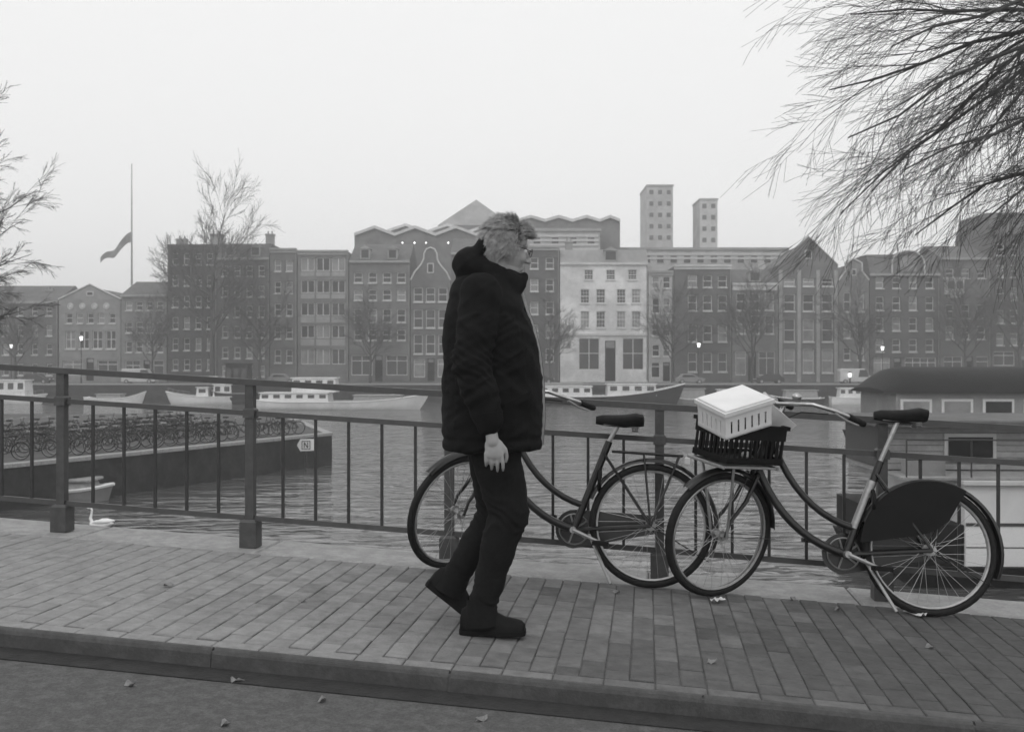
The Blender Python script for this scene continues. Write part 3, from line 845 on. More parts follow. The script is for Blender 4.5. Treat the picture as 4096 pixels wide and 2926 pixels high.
# ------------------------------------------------------------------ boats
def boat(name, label, u0, u1, vw, bow, h, rise, hull='boat_white', parts=(), beam=None, cat='boat', rail=True, group=None, stripe=None):
    vw = max(vw, 1617); y = 4000*5.3/(vw-1463); s = y/4000
    L = (u1-u0)*s; B = (beam or min(4.6, max(1.6, L*.27)))/2
    y += B
    t = thing(name, label, cat, (U((u0+u1)/2, y-B), y, WATER_Z), group=group)
    sg = bow
    N = 26
    def hb(q): return B*(.72+.28*min(1, q/.14)) * max(.03, 1-(max(0, (q-.62)/.38))**2.3)
    def sh(q): return h + rise*(max(0, (q-.45)/.55))**2.2 + rise*.25*(max(0, (.2-q)/.2))**2
    rings = []
    for i in range(N+1):
        q = i/N; b = hb(q); z = sh(q); x = (q-.5)*L
        rk = max(0, (q-.8)/.2)*min(1.2, L*.07)
        rings.append([(sg*x, -b, z), (sg*(x-rk*.5), -b*.96, z*.45), (sg*(x-rk), -b*.86, -.02), (sg*(x-rk*1.3), -b*.5, -.5), (sg*(x-rk*1.3), b*.5, -.5), (sg*(x-rk), b*.86, -.02), (sg*(x-rk*.5), b*.96, z*.45), (sg*x, b, z)])
    link('hull', MB().loft(rings), M[hull], t, smooth=50)
    link('deck', MB().loft([[(r[0][0], r[0][1]*.9, r[0][2]+.015), (r[0][0], r[7][1]*.9, r[0][2]+.015), (r[0][0], r[7][1]*.9, r[0][2]+.03), (r[0][0], r[0][1]*.9, r[0][2]+.03)] for r in rings[1:-1]]), M['boat_deck'], t)
    for sd in (0, 7):
        link('rub_rail', MB().tube([(r[sd][0], r[sd][1]*1.01, r[sd][2]) for r in rings], .07, 5), M[stripe or 'boat_white'], t)
    if rail and L > 8:
        m = MB(); st = [r for r in rings[17:-1:2]]
        top = []
        for r in st:
            p = Vector(r[0]) + Vector((0, .1, 0)); m.tube([p, p+Vector((0,0,.6))], .02, 4); top.append(p+Vector((0,0,.6)))
        m.tube(top, .02, 4); link('guard_rail', m, M['steel_dull'], t)
    for pr in parts:
        (nm, q0, q1, z0, z1, hw, mt, nw) = pr
        x0, x1 = sorted((sg*(q0-.5)*L, sg*(q1-.5)*L)); hw *= B
        m = MB(); ins = .12
        m.add([(x0,-hw,z0),(x1,-hw,z0),(x1,hw,z0),(x0,hw,z0),(x0+ins,-hw+ins,z1),(x1-ins,-hw+ins,z1),(x1-ins,hw-ins,z1),(x0+ins,hw-ins,z1)],
              [(0,3,2,1),(4,5,6,7),(0,1,5,4),(1,2,6,5),(2,3,7,6),(3,0,4,7)])
        m.cbox(x0-.08, x1+.08, -hw-.02, hw+.02, z1+.002, z1+.1, .03)
        c = link(nm, m, M[mt], t)
        if nw:
            ww = (x1-x0)/nw
            for k in range(nw):
                a = x0 + ww*(k+.22); b_ = x0 + ww*(k+.78); zc = z0+(z1-z0)*.45; zd = z0+(z1-z0)*.85
                o1 = -hw + ins*.45 - .03; o2 = -hw + ins*.85 - .03
                link('window', MB().add([(a,o1,zc),(b_,o1,zc),(b_,o2,zd),(a,o2,zd),(a,o1+.06,zc),(b_,o1+.06,zc),(b_,o2+.06,zd),(a,o2+.06,zd)],
                     [(0,1,2,3),(7,6,5,4),(0,4,5,1),(1,5,6,2),(2,6,7,3),(3,7,4,0)]), M['glass'], c)
    return t
boat('houseboat', 'white houseboat with a long cabin at the left edge of the far water', -160, 168, 1592, 1, 1.1, .3, 'boat_white',
     (('cabin', .06, .78, 1.1, 3.3, .8, 'boat_white', 6),), cat='houseboat')
boat('launch', 'small open boat with a pale curved hull under the pediment house', 330, 572, 1606, 1, .75, 1.0, 'boat_white',
     (('canvas_cover', .2, .62, .8, 1.35, .8, 'canvas', 0),), rail=False)
boat('motor_cruiser', 'motor cruiser with two white cabins and an awning, bow pointing left', 648, 960, 1604, -1, 1.05, .7, 'boat_white',
     (('cabin', .12, .36, 1.05, 2.7, .75, 'boat_white', 2), ('cabin', .42, .58, 1.05, 2.3, .7, 'boat_white', 1), ('awning', .3, .66, 3.6, 3.75, .8, 'trim_white', 0)))
boat('tugboat', 'dark tugboat with a tall black wheelhouse behind the white cruiser', 815, 1010, 1600, -1, 1.5, .6, 'boat_dark',
     (('wheelhouse', .12, .6, 1.5, 5.6, .7, 'boat_dark', 3),), beam=4, stripe='boat_grey')
boat('barge', 'long white barge with a small wheelhouse, bow curving up beside the man', 1018, 1712, 1640, 1, .95, 1.0, 'boat_white',
     (('cabin', .02, .42, .95, 2.0, .78, 'boat_white', 6), ('wheelhouse', .2, .46, 2.12, 3.8, .55, 'boat_white', 4), ('canvas_cover', .56, .84, 1.0, 1.7, .6, 'canvas', 0)), stripe='boat_white')
boat('barge', 'long dark barge with pale gunwale and low cabins, bow curving up right of the man', 1990, 2752, 1622, 1, 1.2, 1.7, 'boat_dark',
     (('cabin', .05, .5, 1.2, 2.5, .8, 'boat_white', 8), ('cabin', .58, .84, 1.3, 2.8, .7, 'boat_white', 4), ('hatch_cover', .25, .45, 2.62, 2.9, .5, 'trim_grey', 0)), stripe='boat_white')
boat('launch', 'small boat under a sagging pale canvas left of the crate', 2700, 2836, 1602, -1, .7, .3, 'boat_grey',
     (('canvas_cover', .1, .8, .8, 2.1, .85, 'canvas', 0),), rail=False)
boat('launch', 'small pale boat directly behind the white crate', 2850, 2990, 1602, 1, .8, .5, 'boat_white',
     (('cabin', .15, .6, .8, 2.0, .75, 'boat_white', 2),), rail=False)
boat('launch', 'small dark boat with pale cover behind the swept handlebar', 3090, 3300, 1606, -1, .8, .4, 'boat_dark',
     (('canvas_cover', .12, .75, .85, 1.9, .8, 'canvas', 0),), rail=False)
boat('motor_cruiser', 'small white cruiser moored left of the arch-roofed houseboat', 3330, 3530, 1604, 1, .9, .5, 'boat_white',
     (('cabin', .15, .6, .95, 2.2, .75, 'boat_white', 3),), rail=False)
boat('rowing_boat', 'low boat with a pale pointed gunwale in front of the arched roof', 3690, 3880, 1668, -1, .5, .5, 'boat_white',
     (('canvas_cover', .25, .7, .55, .9, .7, 'canvas', 0),), rail=False)
boat('rowing_boat', 'second low boat right of the pointed one near the right edge', 3905, 4060, 1668, -1, .5, .4, 'boat_white',
     (('canvas_cover', .3, .8, .55, .85, .7, 'boat_grey', 0),), rail=False)
boat('rowing_boat', 'grey covered rowing boat moored low at the foot of the left quay', 40, 420, 2012, 1, .45, .2, 'boat_grey',
     (('canvas_cover', .12, .8, .5, .8, .8, 'canvas', 0),), rail=False)

# arch-roofed dark houseboat at the right, middle distance
y = 62.0; ah = thing('arched_houseboat', 'large dark houseboat with a long arched roof near the right edge', 'houseboat', (U(4080, y), y, WATER_Z))
Lh = 16.5; ah.scale = (1.155,)*3
m = MB(); rs = []
for i in range(31):
    t = i/30; x = -Lh/2 + Lh*t
    e = min(1, (t)/.1); e2 = min(1, (1-t)/.1)
    k = math.sin(min(e, e2)*PI/2)
    zt = 3.45 + 1.1*k
    arc = [(x, -3*math.cos(PI*j/10)*(.85+.15*k), 3.2 + (zt-3.2)*math.sin(PI*j/10)) for j in range(11)]
    rs.append(arc)
link('arched_roof', m.loft(rs), M['boat_dark'], ah, smooth=40)
link('wall', MB().box(-Lh/2+.6, Lh/2-.6, -2.6, 2.6, .9, 3.2), M['boat_grey'], ah)
link('hull', MB().add([(-Lh/2-.3,-3,1),(Lh/2+.3,-3,1),(Lh/2+.3,3,1),(-Lh/2-.3,3,1),(-Lh/2+.2,-2.8,-.5),(Lh/2-.2,-2.8,-.5),(Lh/2-.2,2.8,-.5),(-Lh/2+.2,2.8,-.5)],
     [(0,1,2,3),(7,6,5,4),(0,4,5,1),(1,5,6,2),(2,6,7,3),(3,7,4,0)]), M['boat_dark'], ah)
for k in range(7):
    x = -Lh/2 + 1.6 + k*2.1
    o = link('window', MB().box(-.8, .8, -2.68, -2.604, 0, 1.3), M['frame_white'], ah, loc=(x, 0, 1.6))
    link('pane', MB().box(-.66, .66, -2.72, -2.684, .12, 1.18), M['glass_lit' if k in (0,1,3) else 'glass'], o)

# near white houseboat with porthole at the right edge
y = 24.0; nh = thing('houseboat', 'near houseboat with white lower wall, round porthole and grey boarded cabin', 'houseboat', (U(3600, y), y, WATER_Z), (0,0,R(-2.2)))
Ln = 12.0
hull = MB().add([(.1,-.12,.42),(Ln,-.12,.42),(Ln,5.2,.42),(.1,5.2,.42),(.5,.05,-.6),(Ln,.05,-.6),(Ln,5,-.6),(.5,5,-.6)],
     [(0,1,2,3),(7,6,5,4),(0,4,5,1),(1,5,6,2),(2,6,7,3),(3,7,4,0)])
nh.scale = (1.19,)*3
link('hull', hull, M['boat_dark'], nh)
link('dark_end_wall', MB().box(.15, 1.28, .02, 5, .424, 1.25), M['boat_dark'], nh)
x0 = 1.285
lw = link('white_wall', MB().box(x0, Ln-.1, 0, 4.9, .424, 2.06), M['boat_white'], nh)
link('seam', MB().box(x0+.02, Ln-.1, -.03, -.003, 1.24, 1.30), M['iron_grey'], lw)
link('lower_panel', MB().box(x0+.02, Ln-.1, -.012, -.001, .43, 1.235), M['swan'], lw)
link('seam', MB().box(x0+.02, Ln-.1, -.02, -.003, .80, .82), M['iron_grey'], lw)
for px_ in (3.0, 4.6, 6.2):
    po = link('porthole', MB().ring((px_,-.03,1.56), .2, .04, 'Y', 20, 6), M['steel_dull'], nh, smooth=60)
    link('pane', MB().tube([(px_,-.02,1.56),(px_,-.004,1.56)], .19, 20), M['glass'], po)
link('roof_edge', MB().box(x0-.05, Ln, -.1, 5, 2.065, 2.14), M['trim_white'], nh)
link('side_deck', MB().box(.1, Ln, .1, 5, 2.145, 2.19), M['cladding'], nh)
m = MB(); cz0, cz1, cy = 2.2, 3.15, 1.5
link('cabin', MB().box(.25, Ln-.3, cy+.04, 4.6, cz0, cz1), M['iron_grey'], nh)
for i in range(7):
    z = cz0 + .02 + i*.132
    link('cladding_board', MB().box(.22, Ln-.28, cy, cy+.035, z, z+.12), M['cladding'], nh)
for k in range(3):
    o = link('window', MB().box(-.55, .55, cy-.04, cy-.003, 0, .6), M['frame_cream'], nh, loc=(2.0+k*2.6, 0, cz0+.2))
    link('pane', MB().box(-.47, .47, cy-.06, cy-.042, .08, .52), M['glass'], o)
link('cabin_roof', MB().cbox(-.05, Ln, cy-.35, 4.9, cz1+.002, cz1+.14, .03), M['roof_dark'], nh)
m = MB()
for i in range(9): m.tube([(.2+i*1.3, .2, 2.19),(.2+i*1.3, .2, 2.95)], .018, 5)
for z in (2.55, 2.95): m.tube([(.2,.2,z),(Ln-.3,.2,z)], .018, 5)
link('guard_rail', m, M['iron'], nh)
pot = link('deck_box', MB().cbox(.4, 1.1, .5, 1.1, 2.192, 2.6, .03), M['boat_grey'], nh)

# white arrow sign with a boxed N at the corner of the left quay
sg = thing('arrow_sign', 'white arrow-shaped navigation sign with a boxed N at the quay corner', 'sign', (U(1224, 51.4), 51.4, WATER_Z), (0,0,R(10)))
k = 51.4/4000
pl = [(-36*k, 0), (-22*k, -24*k), (34*k, -22*k), (38*k, 0), (34*k, 24*k), (-22*k, 24*k)]
zc = (1463-1779)*k - WATER_Z
link('board', MB().prism([(a, b+zc) for a, b in pl], -.03, .03), M['boat_white'], sg)
fr = MB(); a = .2
for (x0_, x1_, z0_, z1_) in ((-a-.02,-a+.02,-a,a),(a-.02,a+.02,-a,a),(-a-.02,a+.02,-a-.02,-a+.02),(-a-.02,a+.02,a-.02,a+.02),(-.11,-.06,-.14,.14),(.06,.11,-.14,.14)):
    fr.box(x0_, x1_, -.042, -.031, zc+z0_, zc+z1_)
fr.add([(-.11,-.042,zc+.14),(-.05,-.042,zc+.14),(.11,-.042,zc-.14),(.05,-.042,zc-.14),(-.11,-.031,zc+.14),(-.05,-.031,zc+.14),(.11,-.031,zc-.14),(.05,-.031,zc-.14)],
       [(0,3,2,1),(4,5,6,7),(0,1,5,4),(1,2,6,5),(2,3,7,6),(3,0,4,7)])
link('letter_n', fr, M['black'], sg)
link('post', MB().tube([(0,.08,-1),(0,.08,zc+.2)], .05, 8), M['iron'], sg)

# ------------------------------------------------------------------ bare trees
def grow(mb, tw, r_, p, d, L, rad, depth, droop, spread, nch, segn=5, wob=.12, tmin=.003):
    pts = [p.copy()]; rads = [rad]; dd = d.normalized()
    for i in range(segn):
        dd = (dd + Vector((r_.uniform(-wob,wob), r_.uniform(-wob,wob), r_.uniform(-wob,wob) - droop))).normalized()
        pts.append(pts[-1] + dd*L/segn); rads.append(max(tmin, rad*(1-.75*(i+1)/segn)))
    target = mb if depth > 2 else tw
    target.tube(pts, rads, 7 if depth > 3 else (5 if depth > 2 else 3), cap=False)
    if depth <= 1: return
    for k in range(nch[depth]):
        t = .25 + .75*(k + r_.random())/nch[depth]
        i = min(segn-1, int(t*segn)); fr = t*segn - i
        q = pts[i].lerp(pts[i+1], min(1, fr))
        base = (pts[i+1]-pts[i]).normalized()
        ax = base.orthogonal().normalized()
        ax.rotate(Matrix.Rotation(r_.uniform(0, 2*PI), 3, base))
        nd = (base + ax*spread*r_.uniform(.6, 1.3)).normalized()
        grow(mb, tw, r_, q, nd, L*r_.uniform(.38,.6), max(tmin, rads[i]*.55), depth-1, droop, spread, nch, max(3, segn-1), wob, tmin)
def far_tree_mesh(seed, H):
    r_ = random.Random(seed); tr = MB(); tw = MB()
    th = H*.26
    pts = [Vector((0,0,-.2)), Vector((.1,0,th*.5)), Vector((-.05,.1,th)), Vector((.1,0,th*1.5)), Vector((0,.1,H*.62))]
    tr.tube(pts, [H*.02, H*.015, H*.013, H*.01, H*.005], 8)
    for k in range(11):
        z = th*(.85 + 1.45*k/11); an = k*2.4 + r_.uniform(-.4,.4)
        d = Vector((math.cos(an), math.sin(an), r_.uniform(.55,1.3)))
        grow(tr, tw, r_, Vector((0,0,z)), d, H*r_.uniform(.3,.46), H*.0075, 4, -.03, .62, {4:6, 3:7, 2:7}, 5, .16, .014)
    grow(tr, tw, r_, Vector((0,.1,H*.55)), Vector((0,0,1)), H*.44, H*.006, 4, -.02, .6, {4:8, 3:7, 2:7}, 5, .12, .014)
    a = tr.mesh('trunk', fix=False); a.materials.append(M['bark']); b = tw.mesh('crown', fix=False); b.materials.append(M['twig_far'])
    return a, b
FT = [far_tree_mesh(11, 15), far_tree_mesh(23, 15), far_tree_mesh(35, 15)]
trees = [(60, 152, .85, 'bare tree on the far bank in front of the long brick house, leftmost'), (610, 152, .75, 'bare tree on the far bank before the low grey house'),
         (850, 151, 1.75, 'tallest bare tree on the far bank, rising above the dark flat-topped block'),
         (1040, 152, .95, 'bare tree on the far bank beside the mansard roofed house'), (1480, 152, .8, 'bare tree on the far bank before the steep-roofed house with white sills'),
         (2200, 152, .78, 'bare tree on the far bank left of the white stucco house'),
         (2690, 152, .9, 'bare tree on the far bank right of the white stucco house'), (3010, 152, 1.0, 'bare tree on the far bank before the deep white cornice'),
         (3440, 152, .95, 'bare tree on the far bank right of the pointed warehouse'), (3860, 152, 1.05, 'bare tree on the far bank under the white bay window'),
         (4080, 151, 1.2, 'bare tree on the far bank at the right edge')]
for i, (u, y, s_, lab) in enumerate(trees):
    t = thing('bare_tree', lab, 'tree', (U(u, y), y, SZ), (0, 0, i*1.3), group='bare trees along the far bank')
    t.scale = (s_*.85 if s_ > 1.5 else s_,)*2 + (s_,)
    link('trunk', FT[i%3][0], None, t); link('crown', FT[i%3][1], None, t)

def near_tree(name, label, base, crown, targets, r_, nsec, seed_r=.10, tmin=.0022, reach=.9):
    t = thing(name, label, 'tree', tuple(base))
    b0 = Vector(base); tr = MB(); tw = MB(); c = Vector(crown) - b0
    tr.tube([Vector((0,0,-.1)), Vector((0,0,.3)), c*.5 + Vector((.1,.1,0)), c, c*1.3], [.34,.26,.2,.15,.06], 12)
    for k, tg in enumerate(targets):
        tg = Vector(tg) - b0
        st = c*(.75 + .5*(k % 5)/5)
        mid = st.lerp(tg, .45) + Vector((0, 0, .10*(tg-st).length))
        pts = []; N = 12
        for i in range(N+1):
            q = i/N
            p = st*(1-q)**2 + mid*2*q*(1-q) + tg*q*q
            pts.append(p + Vector((r_.uniform(-.06,.06), r_.uniform(-.06,.06), r_.uniform(-.06,.06))))
        rr = [seed_r*(1-.94*i/N)*r_.uniform(.9,1.1) + .004 for i in range(N+1)]
        tr.tube(pts, rr, 7, cap=False)
        L = (tg-st).length
        for j in range(nsec):
            q = .22 + .78*j/nsec; i = min(N-1, int(q*N))
            base_d = (pts[i+1]-pts[i]).normalized()
            ax = base_d.orthogonal().normalized(); ax.rotate(Matrix.Rotation(r_.uniform(0, 2*PI), 3, base_d))
            nd = (base_d + ax*r_.uniform(.25,.6) + Vector((0,0,-.1))).normalized()
            grow(tr, tw, r_, pts[i], nd, L*r_.uniform(.18,.34)*reach, rr[i]*.42+.002, 3, .035, .42, {3:6, 2:6}, 5, .10, tmin)
    link('trunk', tr, M['bark'], t, fix=False); link('crown', tw, M['twig'], t, fix=False)
r1 = random.Random(5)
def PX(u, v, y): return (U(u, y), y, Z(v, y))
tg = [PX(3420,60,11.5), PX(3330,360,12), PX(3400,560,11), PX(3480,760,12.5), PX(3380,860,13), PX(3640,930,12), PX(3900,900,11), PX(3560,200,10.5),
      PX(3700,420,12.8), PX(3850,640,11.5), PX(3600,680,10.8), PX(4080,520,11), PX(3960,280,12.4), PX(4060,900,12), PX(3500,-60,11.2), PX(3800,60,12), PX(4000,760,13)]
near_tree('near_tree', 'big bare tree at the right whose drooping branches fill the upper right corner', (10.4, 12.2, -1.75), (10.2, 12.0, 5.5), tg, r1, 18, seed_r=.062, reach=.74)
r2 = random.Random(9)
tl = [PX(90,880,29), PX(130,1010,30), PX(0,600,30), PX(150,760,31), PX(0,1180,29), PX(110,1240,30), PX(-100,420,30), PX(50,1090,32), PX(-80,900,29), PX(-20,760,28)]
near_tree('near_tree', 'bare tree off the left edge reaching thin branches into the picture', (-19.4, 30, QZ), (-19.2, 30, 1.2), tl, r2, 15, seed_r=.06, tmin=.005, reach=.55)
# ------------------------------------------------------------------ bridge railing
rail = thing('bridge_railing', 'dark iron railing with square posts and thin upright bars along the canal', 'railing', tuple(FO), FR)
ry = 0.17
def run(z0, z1, y0, y1, x0=-9, x1=7):
    m = MB()
    m.add([(x0,y0,SL*x0+z0),(x1,y0,SL*x1+z0),(x1,y1,SL*x1+z0),(x0,y1,SL*x0+z0),(x0,y0+.008,SL*x0+z1),(x1,y0+.008,SL*x1+z1),(x1,y1-.008,SL*x1+z1),(x0,y1-.008,SL*x0+z1)],
          [(0,3,2,1),(4,5,6,7),(0,1,5,4),(1,2,6,5),(2,3,7,6),(3,0,4,7)])
    return m
link('handrail', run(.992, 1.028, ry-.035, ry+.035), M['iron'], rail)
link('middle_rail', run(.805, .835, ry-.018, ry+.018), M['iron'], rail)
link('bottom_rail', run(.165, .195, ry-.018, ry+.018), M['iron'], rail)
pm = MB(); pm.box(-.026,.026,-.026,.026,.17,.991).cbox(-.052,.052,-.05,.05,0,.17,.015).cbox(-.036,.036,-.036,.036,.79,.85,.01)
pme = pm.mesh('post'); pme.materials.append(M['iron_grey'])
bm_ = MB(); bm_.box(-.008,.008,-.008,.008,.195,.805)
bme = bm_.mesh('baluster'); bme.materials.append(M['iron'])
PS = 1.24
for k in range(-6, 7):
    x = -1.64 + PS*k
    if -9 < x < 7:
        link('post', pme, None, rail, loc=(x, ry, SL*x+.002))
    for j in range(1, 6):
        xb = x + PS*j/6
        if -6 < xb < 6: link('baluster', bme, None, rail, loc=(xb, ry, SL*xb))

# ------------------------------------------------------------------ bicycles
def bike(label, wheel_r=.345, steer=0, saddle_z=.96, carrier=False, guard=False, rack=False, tube_mat='black', thick=.021, bars='swept', fender_mat='black', group='city bicycles leaning on the bridge railing'):
    t = thing('bicycle', label, 'bicycle', group=group)
    wr = wheel_r; RH = Vector((-.5, 0, wr)); FH = Vector((.61, 0, wr)); BB = Vector((-.07, 0, .29))
    ax0 = Vector((.325, 0, .96)); ax1 = Vector((.425, 0, .71))
    adir = (ax0-ax1).normalized()
    ST = Matrix.Translation(ax0) @ Matrix.Rotation(R(steer), 4, adir) @ Matrix.Translation(-ax0)
    def wheel(c, mtx):
        m = MB().ring(c, wr-.020, .021, 'Y', 48, 8).xf(mtx); w = link('wheel', m, M['rubber'], t, smooth=60)
        m = MB()
        for yy in (-.011, .011): m.ring((c[0], c[1]+yy, c[2]), wr-.043, .007, 'Y', 48, 5)
        link('rim', m.xf(mtx), M['steel_dull'], w, smooth=60)
        m = MB(); m.tube([c+Vector((0,-.055,0)), c+Vector((0,.055,0))], .017, 8)
        for yy in (-.03,.03): m.tube([c+Vector((0,yy-.002,0)), c+Vector((0,yy+.002,0))], .03, 10)
        link('hub', m.xf(mtx), M['steel_dull'], w, smooth=40)
        m = MB()
        for i in range(32):
            a = 2*PI*i/32; b = a + (.75 if i % 4 < 2 else -.75); yy = .03 if i % 2 else -.03
            m.tube([c+Vector((.028*math.cos(b), yy, .028*math.sin(b))), c+Vector(((wr-.04)*math.cos(a), 0, (wr-.04)*math.sin(a)))], .0013, 3, cap=False)
        link('spokes', m.xf(mtx), M['steel_dull'], w, fix=False)
        return w
    I4 = Matrix.Identity(4)
    wheel(RH, I4); wheel(FH, ST)
    # frame
    m = MB()
    m.tube([BB, Vector((-.24,0,.80))], thick*.95, 10)
    m.tube([ax0+adir*-.02, ax1], thick*1.15, 10)
    dt = [ax1+adir*.04, Vector((.30,0,.50)), Vector((.14,0,.34)), BB]
    def bez(a, b, c, n=10): return [a*(1-q)**2 + b*2*q*(1-q) + c*q*q for q in [i/n for i in range(n+1)]]
    m.tube(bez(ax1+adir*.03, Vector((.26,0,.36)), BB), thick, 10)
    m.tube(bez(ax0-adir*.06, Vector((.20,0,.50)), Vector((-.115,0,.43))), thick*.85, 10)
    for sg_ in (-1, 1):
        m.tube([BB+Vector((0,.03*sg_,0)), RH+Vector((0,.06*sg_,0))], .011, 6)
        m.tube([Vector((-.215,.02*sg_,.73)), RH+Vector((0,.06*sg_,0))], .008, 6)
    link('frame', m, M[tube_mat], t, smooth=40)
    m = MB()
    m.tube([ax1-adir*.0, ax1-adir*.05], .02, 8)
    for sg_ in (-1, 1):
        m.tube([ax1+Vector((.01,.045*sg_,-.03)), ax1+Vector((.07,.048*sg_,-.17)), FH+Vector((-.02,.055*sg_,.08)), FH+Vector((0,.055*sg_,0))], [.013,.012,.009,.008], 8)
    m.tube([ax1+Vector((.01,-.05,-.03)), ax1+Vector((.01,.05,-.03))], .016, 8)
    link('fork', m.xf(ST), M[tube_mat], t, smooth=40)
    m = MB(); hb = ax0 + adir*.13
    m.tube([ax0, hb], .013, 8)
    hp = [Vector((-.30,.29,-.045)), Vector((-.22,.295,-.02)), Vector((-.10,.275,.012)), Vector((-.02,.20,.03)), Vector((.035,.10,.015)), Vector((.04,0,0))]
    left = [hb+p for p in hp]; right = [hb+Vector((p.x,-p.y,p.z)) for p in hp[:-1]][::-1]
    m.tube(left+right, .0115, 8)
    h = link('handlebar', m.xf(ST), M['steel'], t, smooth=60)
    for side in (1, -1):
        a = hb+Vector((-.315,.29*side,-.05)); b = hb+Vector((-.195,.293*side,-.012))
        link('grip', MB().tube([a, a.lerp(b,.1), a.lerp(b,.5), b], [.015,.0185,.0175,.0165], 10).xf(ST), M['rubber'], h, smooth=40)
        bl = MB().tube([hb+Vector((-.10,.285*side,.0)), hb+Vector((-.17,.31*side,-.035)), hb+Vector((-.25,.315*side,-.055))], [.007,.006,.005], 6)
        link('brake_lever', bl.xf(ST), M['steel_dull'], h, smooth=40)
    link('bell', MB().ell(hb+Vector((.0,.09,.055)), (.027,.027,.02), seg=12, rings=8).xf(ST), M['steel'], h, smooth=90)
    # saddle
    top = Vector((-.24,0,.80)); sd = Vector((-.24-.33*(saddle_z-.80),0,saddle_z))
    link('seat_post', MB().tube([top, sd+Vector((0,0,-.04))], .0125, 8), M['steel_dull'], t, smooth=40)
    rings = []
    for x, w, zz, th in ((-.15,.05,.0,.03),(-.14,.095,.012,.045),(-.10,.105,.014,.055),(-.04,.075,.004,.05),(.03,.038,0,.045),(.09,.026,0,.04),(.125,.016,-.006,.03)):
        rings.append([sd+Vector((x, w*math.cos(a), zz+(.5*th*math.sin(a) if math.sin(a)>0 else th*math.sin(a)))) for a in [2*PI*k/14 for k in range(14)]])
    sdl = link('saddle', MB().loft(rings), M['rubber'], t, smooth=60)
    m = MB()
    for yy in (-.045, .045): m.ring(sd+Vector((-.10, yy, -.06)), .016, .004, 'Z', 10, 4).ring(sd+Vector((-.10, yy, -.05)), .016, .004, 'Z', 10, 4)
    m.tube([sd+Vector((-.12,.03,-.04)), sd+Vector((.08,.012,-.035))], .0035, 5).tube([sd+Vector((-.12,-.03,-.04)), sd+Vector((.08,-.012,-.035))], .0035, 5)
    link('saddle_springs', m, M['steel_dull'], sdl)
    # drive train
    m = MB(); m.ring(BB+Vector((0,-.05,0)), .085, .005, 'Y', 30, 4)
    for i in range(5):
        a = 2*PI*i/5; m.tube([BB+Vector((0,-.05,0)), BB+Vector((.085*math.cos(a),-.05,.085*math.sin(a)))], .006, 5)
    m.tube([BB+Vector((0,-.085,0)), BB+Vector((0,.085,0))], .018, 10)
    link('chainring', m, M['steel_dull'], t, smooth=40)
    for sg_, an in ((1, R(200)), (-1, R(20))):
        e = BB+Vector((.17*math.cos(an), .085*sg_, .17*math.sin(an)))
        c = link('crank', MB().tube([BB+Vector((0,.08*sg_,0)), e], [.012,.009], 8), M['steel_dull'], t, smooth=40)
        link('pedal', MB().cbox(e.x-.045, e.x+.045, min(e.y, e.y+.1*sg_), max(e.y, e.y+.1*sg_), e.z-.012, e.z+.012, .004), M['plastic_black'], c)
    m = MB(); cc = []
    n = 12
    for i in range(n+1):
        a = PI*1.5 - PI*i/n; cc.append((RH.x + .055*math.cos(a), RH.z + .055*math.sin(a)))
    cb = []
    for i in range(n+1):
        a = PI*.5 - PI*i/n; cb.append((BB.x + .11*math.cos(a), BB.z + .11*math.sin(a)))
    m.prism(cc + cb, .038 if False else -.085, -.062)
    link('chain_case', m, M[fender_mat], t, smooth=30)
    # mudguards
    def guard_m(c, a0, a1, r, mtx, w=.03):
        m = MB(); N = 26; vs = []
        for i in range(N+1):
            a = R(a0 + (a1-a0)*i/N)
            for yy, dr in ((-w,-.016),(-w*.6,.0),(0,.005),(w*.6,.0),(w,-.016)):
                vs.append(c + Vector(((r+dr)*math.cos(a), yy, (r+dr)*math.sin(a))))
        k = len(vs)
        for i in range(N+1):
            a = R(a0 + (a1-a0)*i/N)
            for yy, dr in ((-w,-.018),(-w*.6,-.003),(0,.002),(w*.6,-.003),(w,-.018)):
                vs.append(c + Vector(((r+dr)*math.cos(a), yy, (r+dr)*math.sin(a))))
        fs = []
        for i in range(N):
            for q in range(4):
                fs.append((i*5+q, i*5+q+1, (i+1)*5+q+1, (i+1)*5+q)); fs.append((k+i*5+q, k+(i+1)*5+q, k+(i+1)*5+q+1, k+i*5+q+1))
            fs.append((i*5, (i+1)*5, k+(i+1)*5, k+i*5)); fs.append((i*5+4, k+i*5+4, k+(i+1)*5+4, (i+1)*5+4))
        m.add(vs, fs)
        for a in (a0+8, (a0+a1)/2):
            for sg_ in (-1, 1):
                m.tube([c+Vector((0,.055*sg_,0)), c+Vector(((r)*math.cos(R(a)), w*sg_, (r)*math.sin(R(a))))], .0022, 4)
        return m.xf(mtx)
    link('mudguard', guard_m(RH, 200, 20, wr+.028, I4), M[fender_mat], t, smooth=60)
    link('mudguard', guard_m(FH, 175, 45, wr+.026, ST), M[fender_mat], t, smooth=60)
    if guard:
        for yy in (-.05, .05):
            pts = []; r0 = wr + .02
            for i in range(21):
                a = R(190 - 158*i/20); pts.append((RH.x + r0*math.cos(a), RH.z + r0*math.sin(a)))
            # lower edge: from the front end over the hub towards the tail
            arc = []
            for i in range(19):
                a = R(2 + 116*i/18); arc.append((RH.x + r0*math.cos(a), RH.z + r0*math.sin(a)))
            low = [(RH.x-.125, RH.z+.24), (RH.x-.085, RH.z+.16), (RH.x-.01, RH.z+.10), (RH.x+.08, RH.z+.07), (RH.x+.2, RH.z+.045)]
            link('coat_guard', MB().prism(arc + low, yy-.003, yy+.003), M['plastic_black'], t)
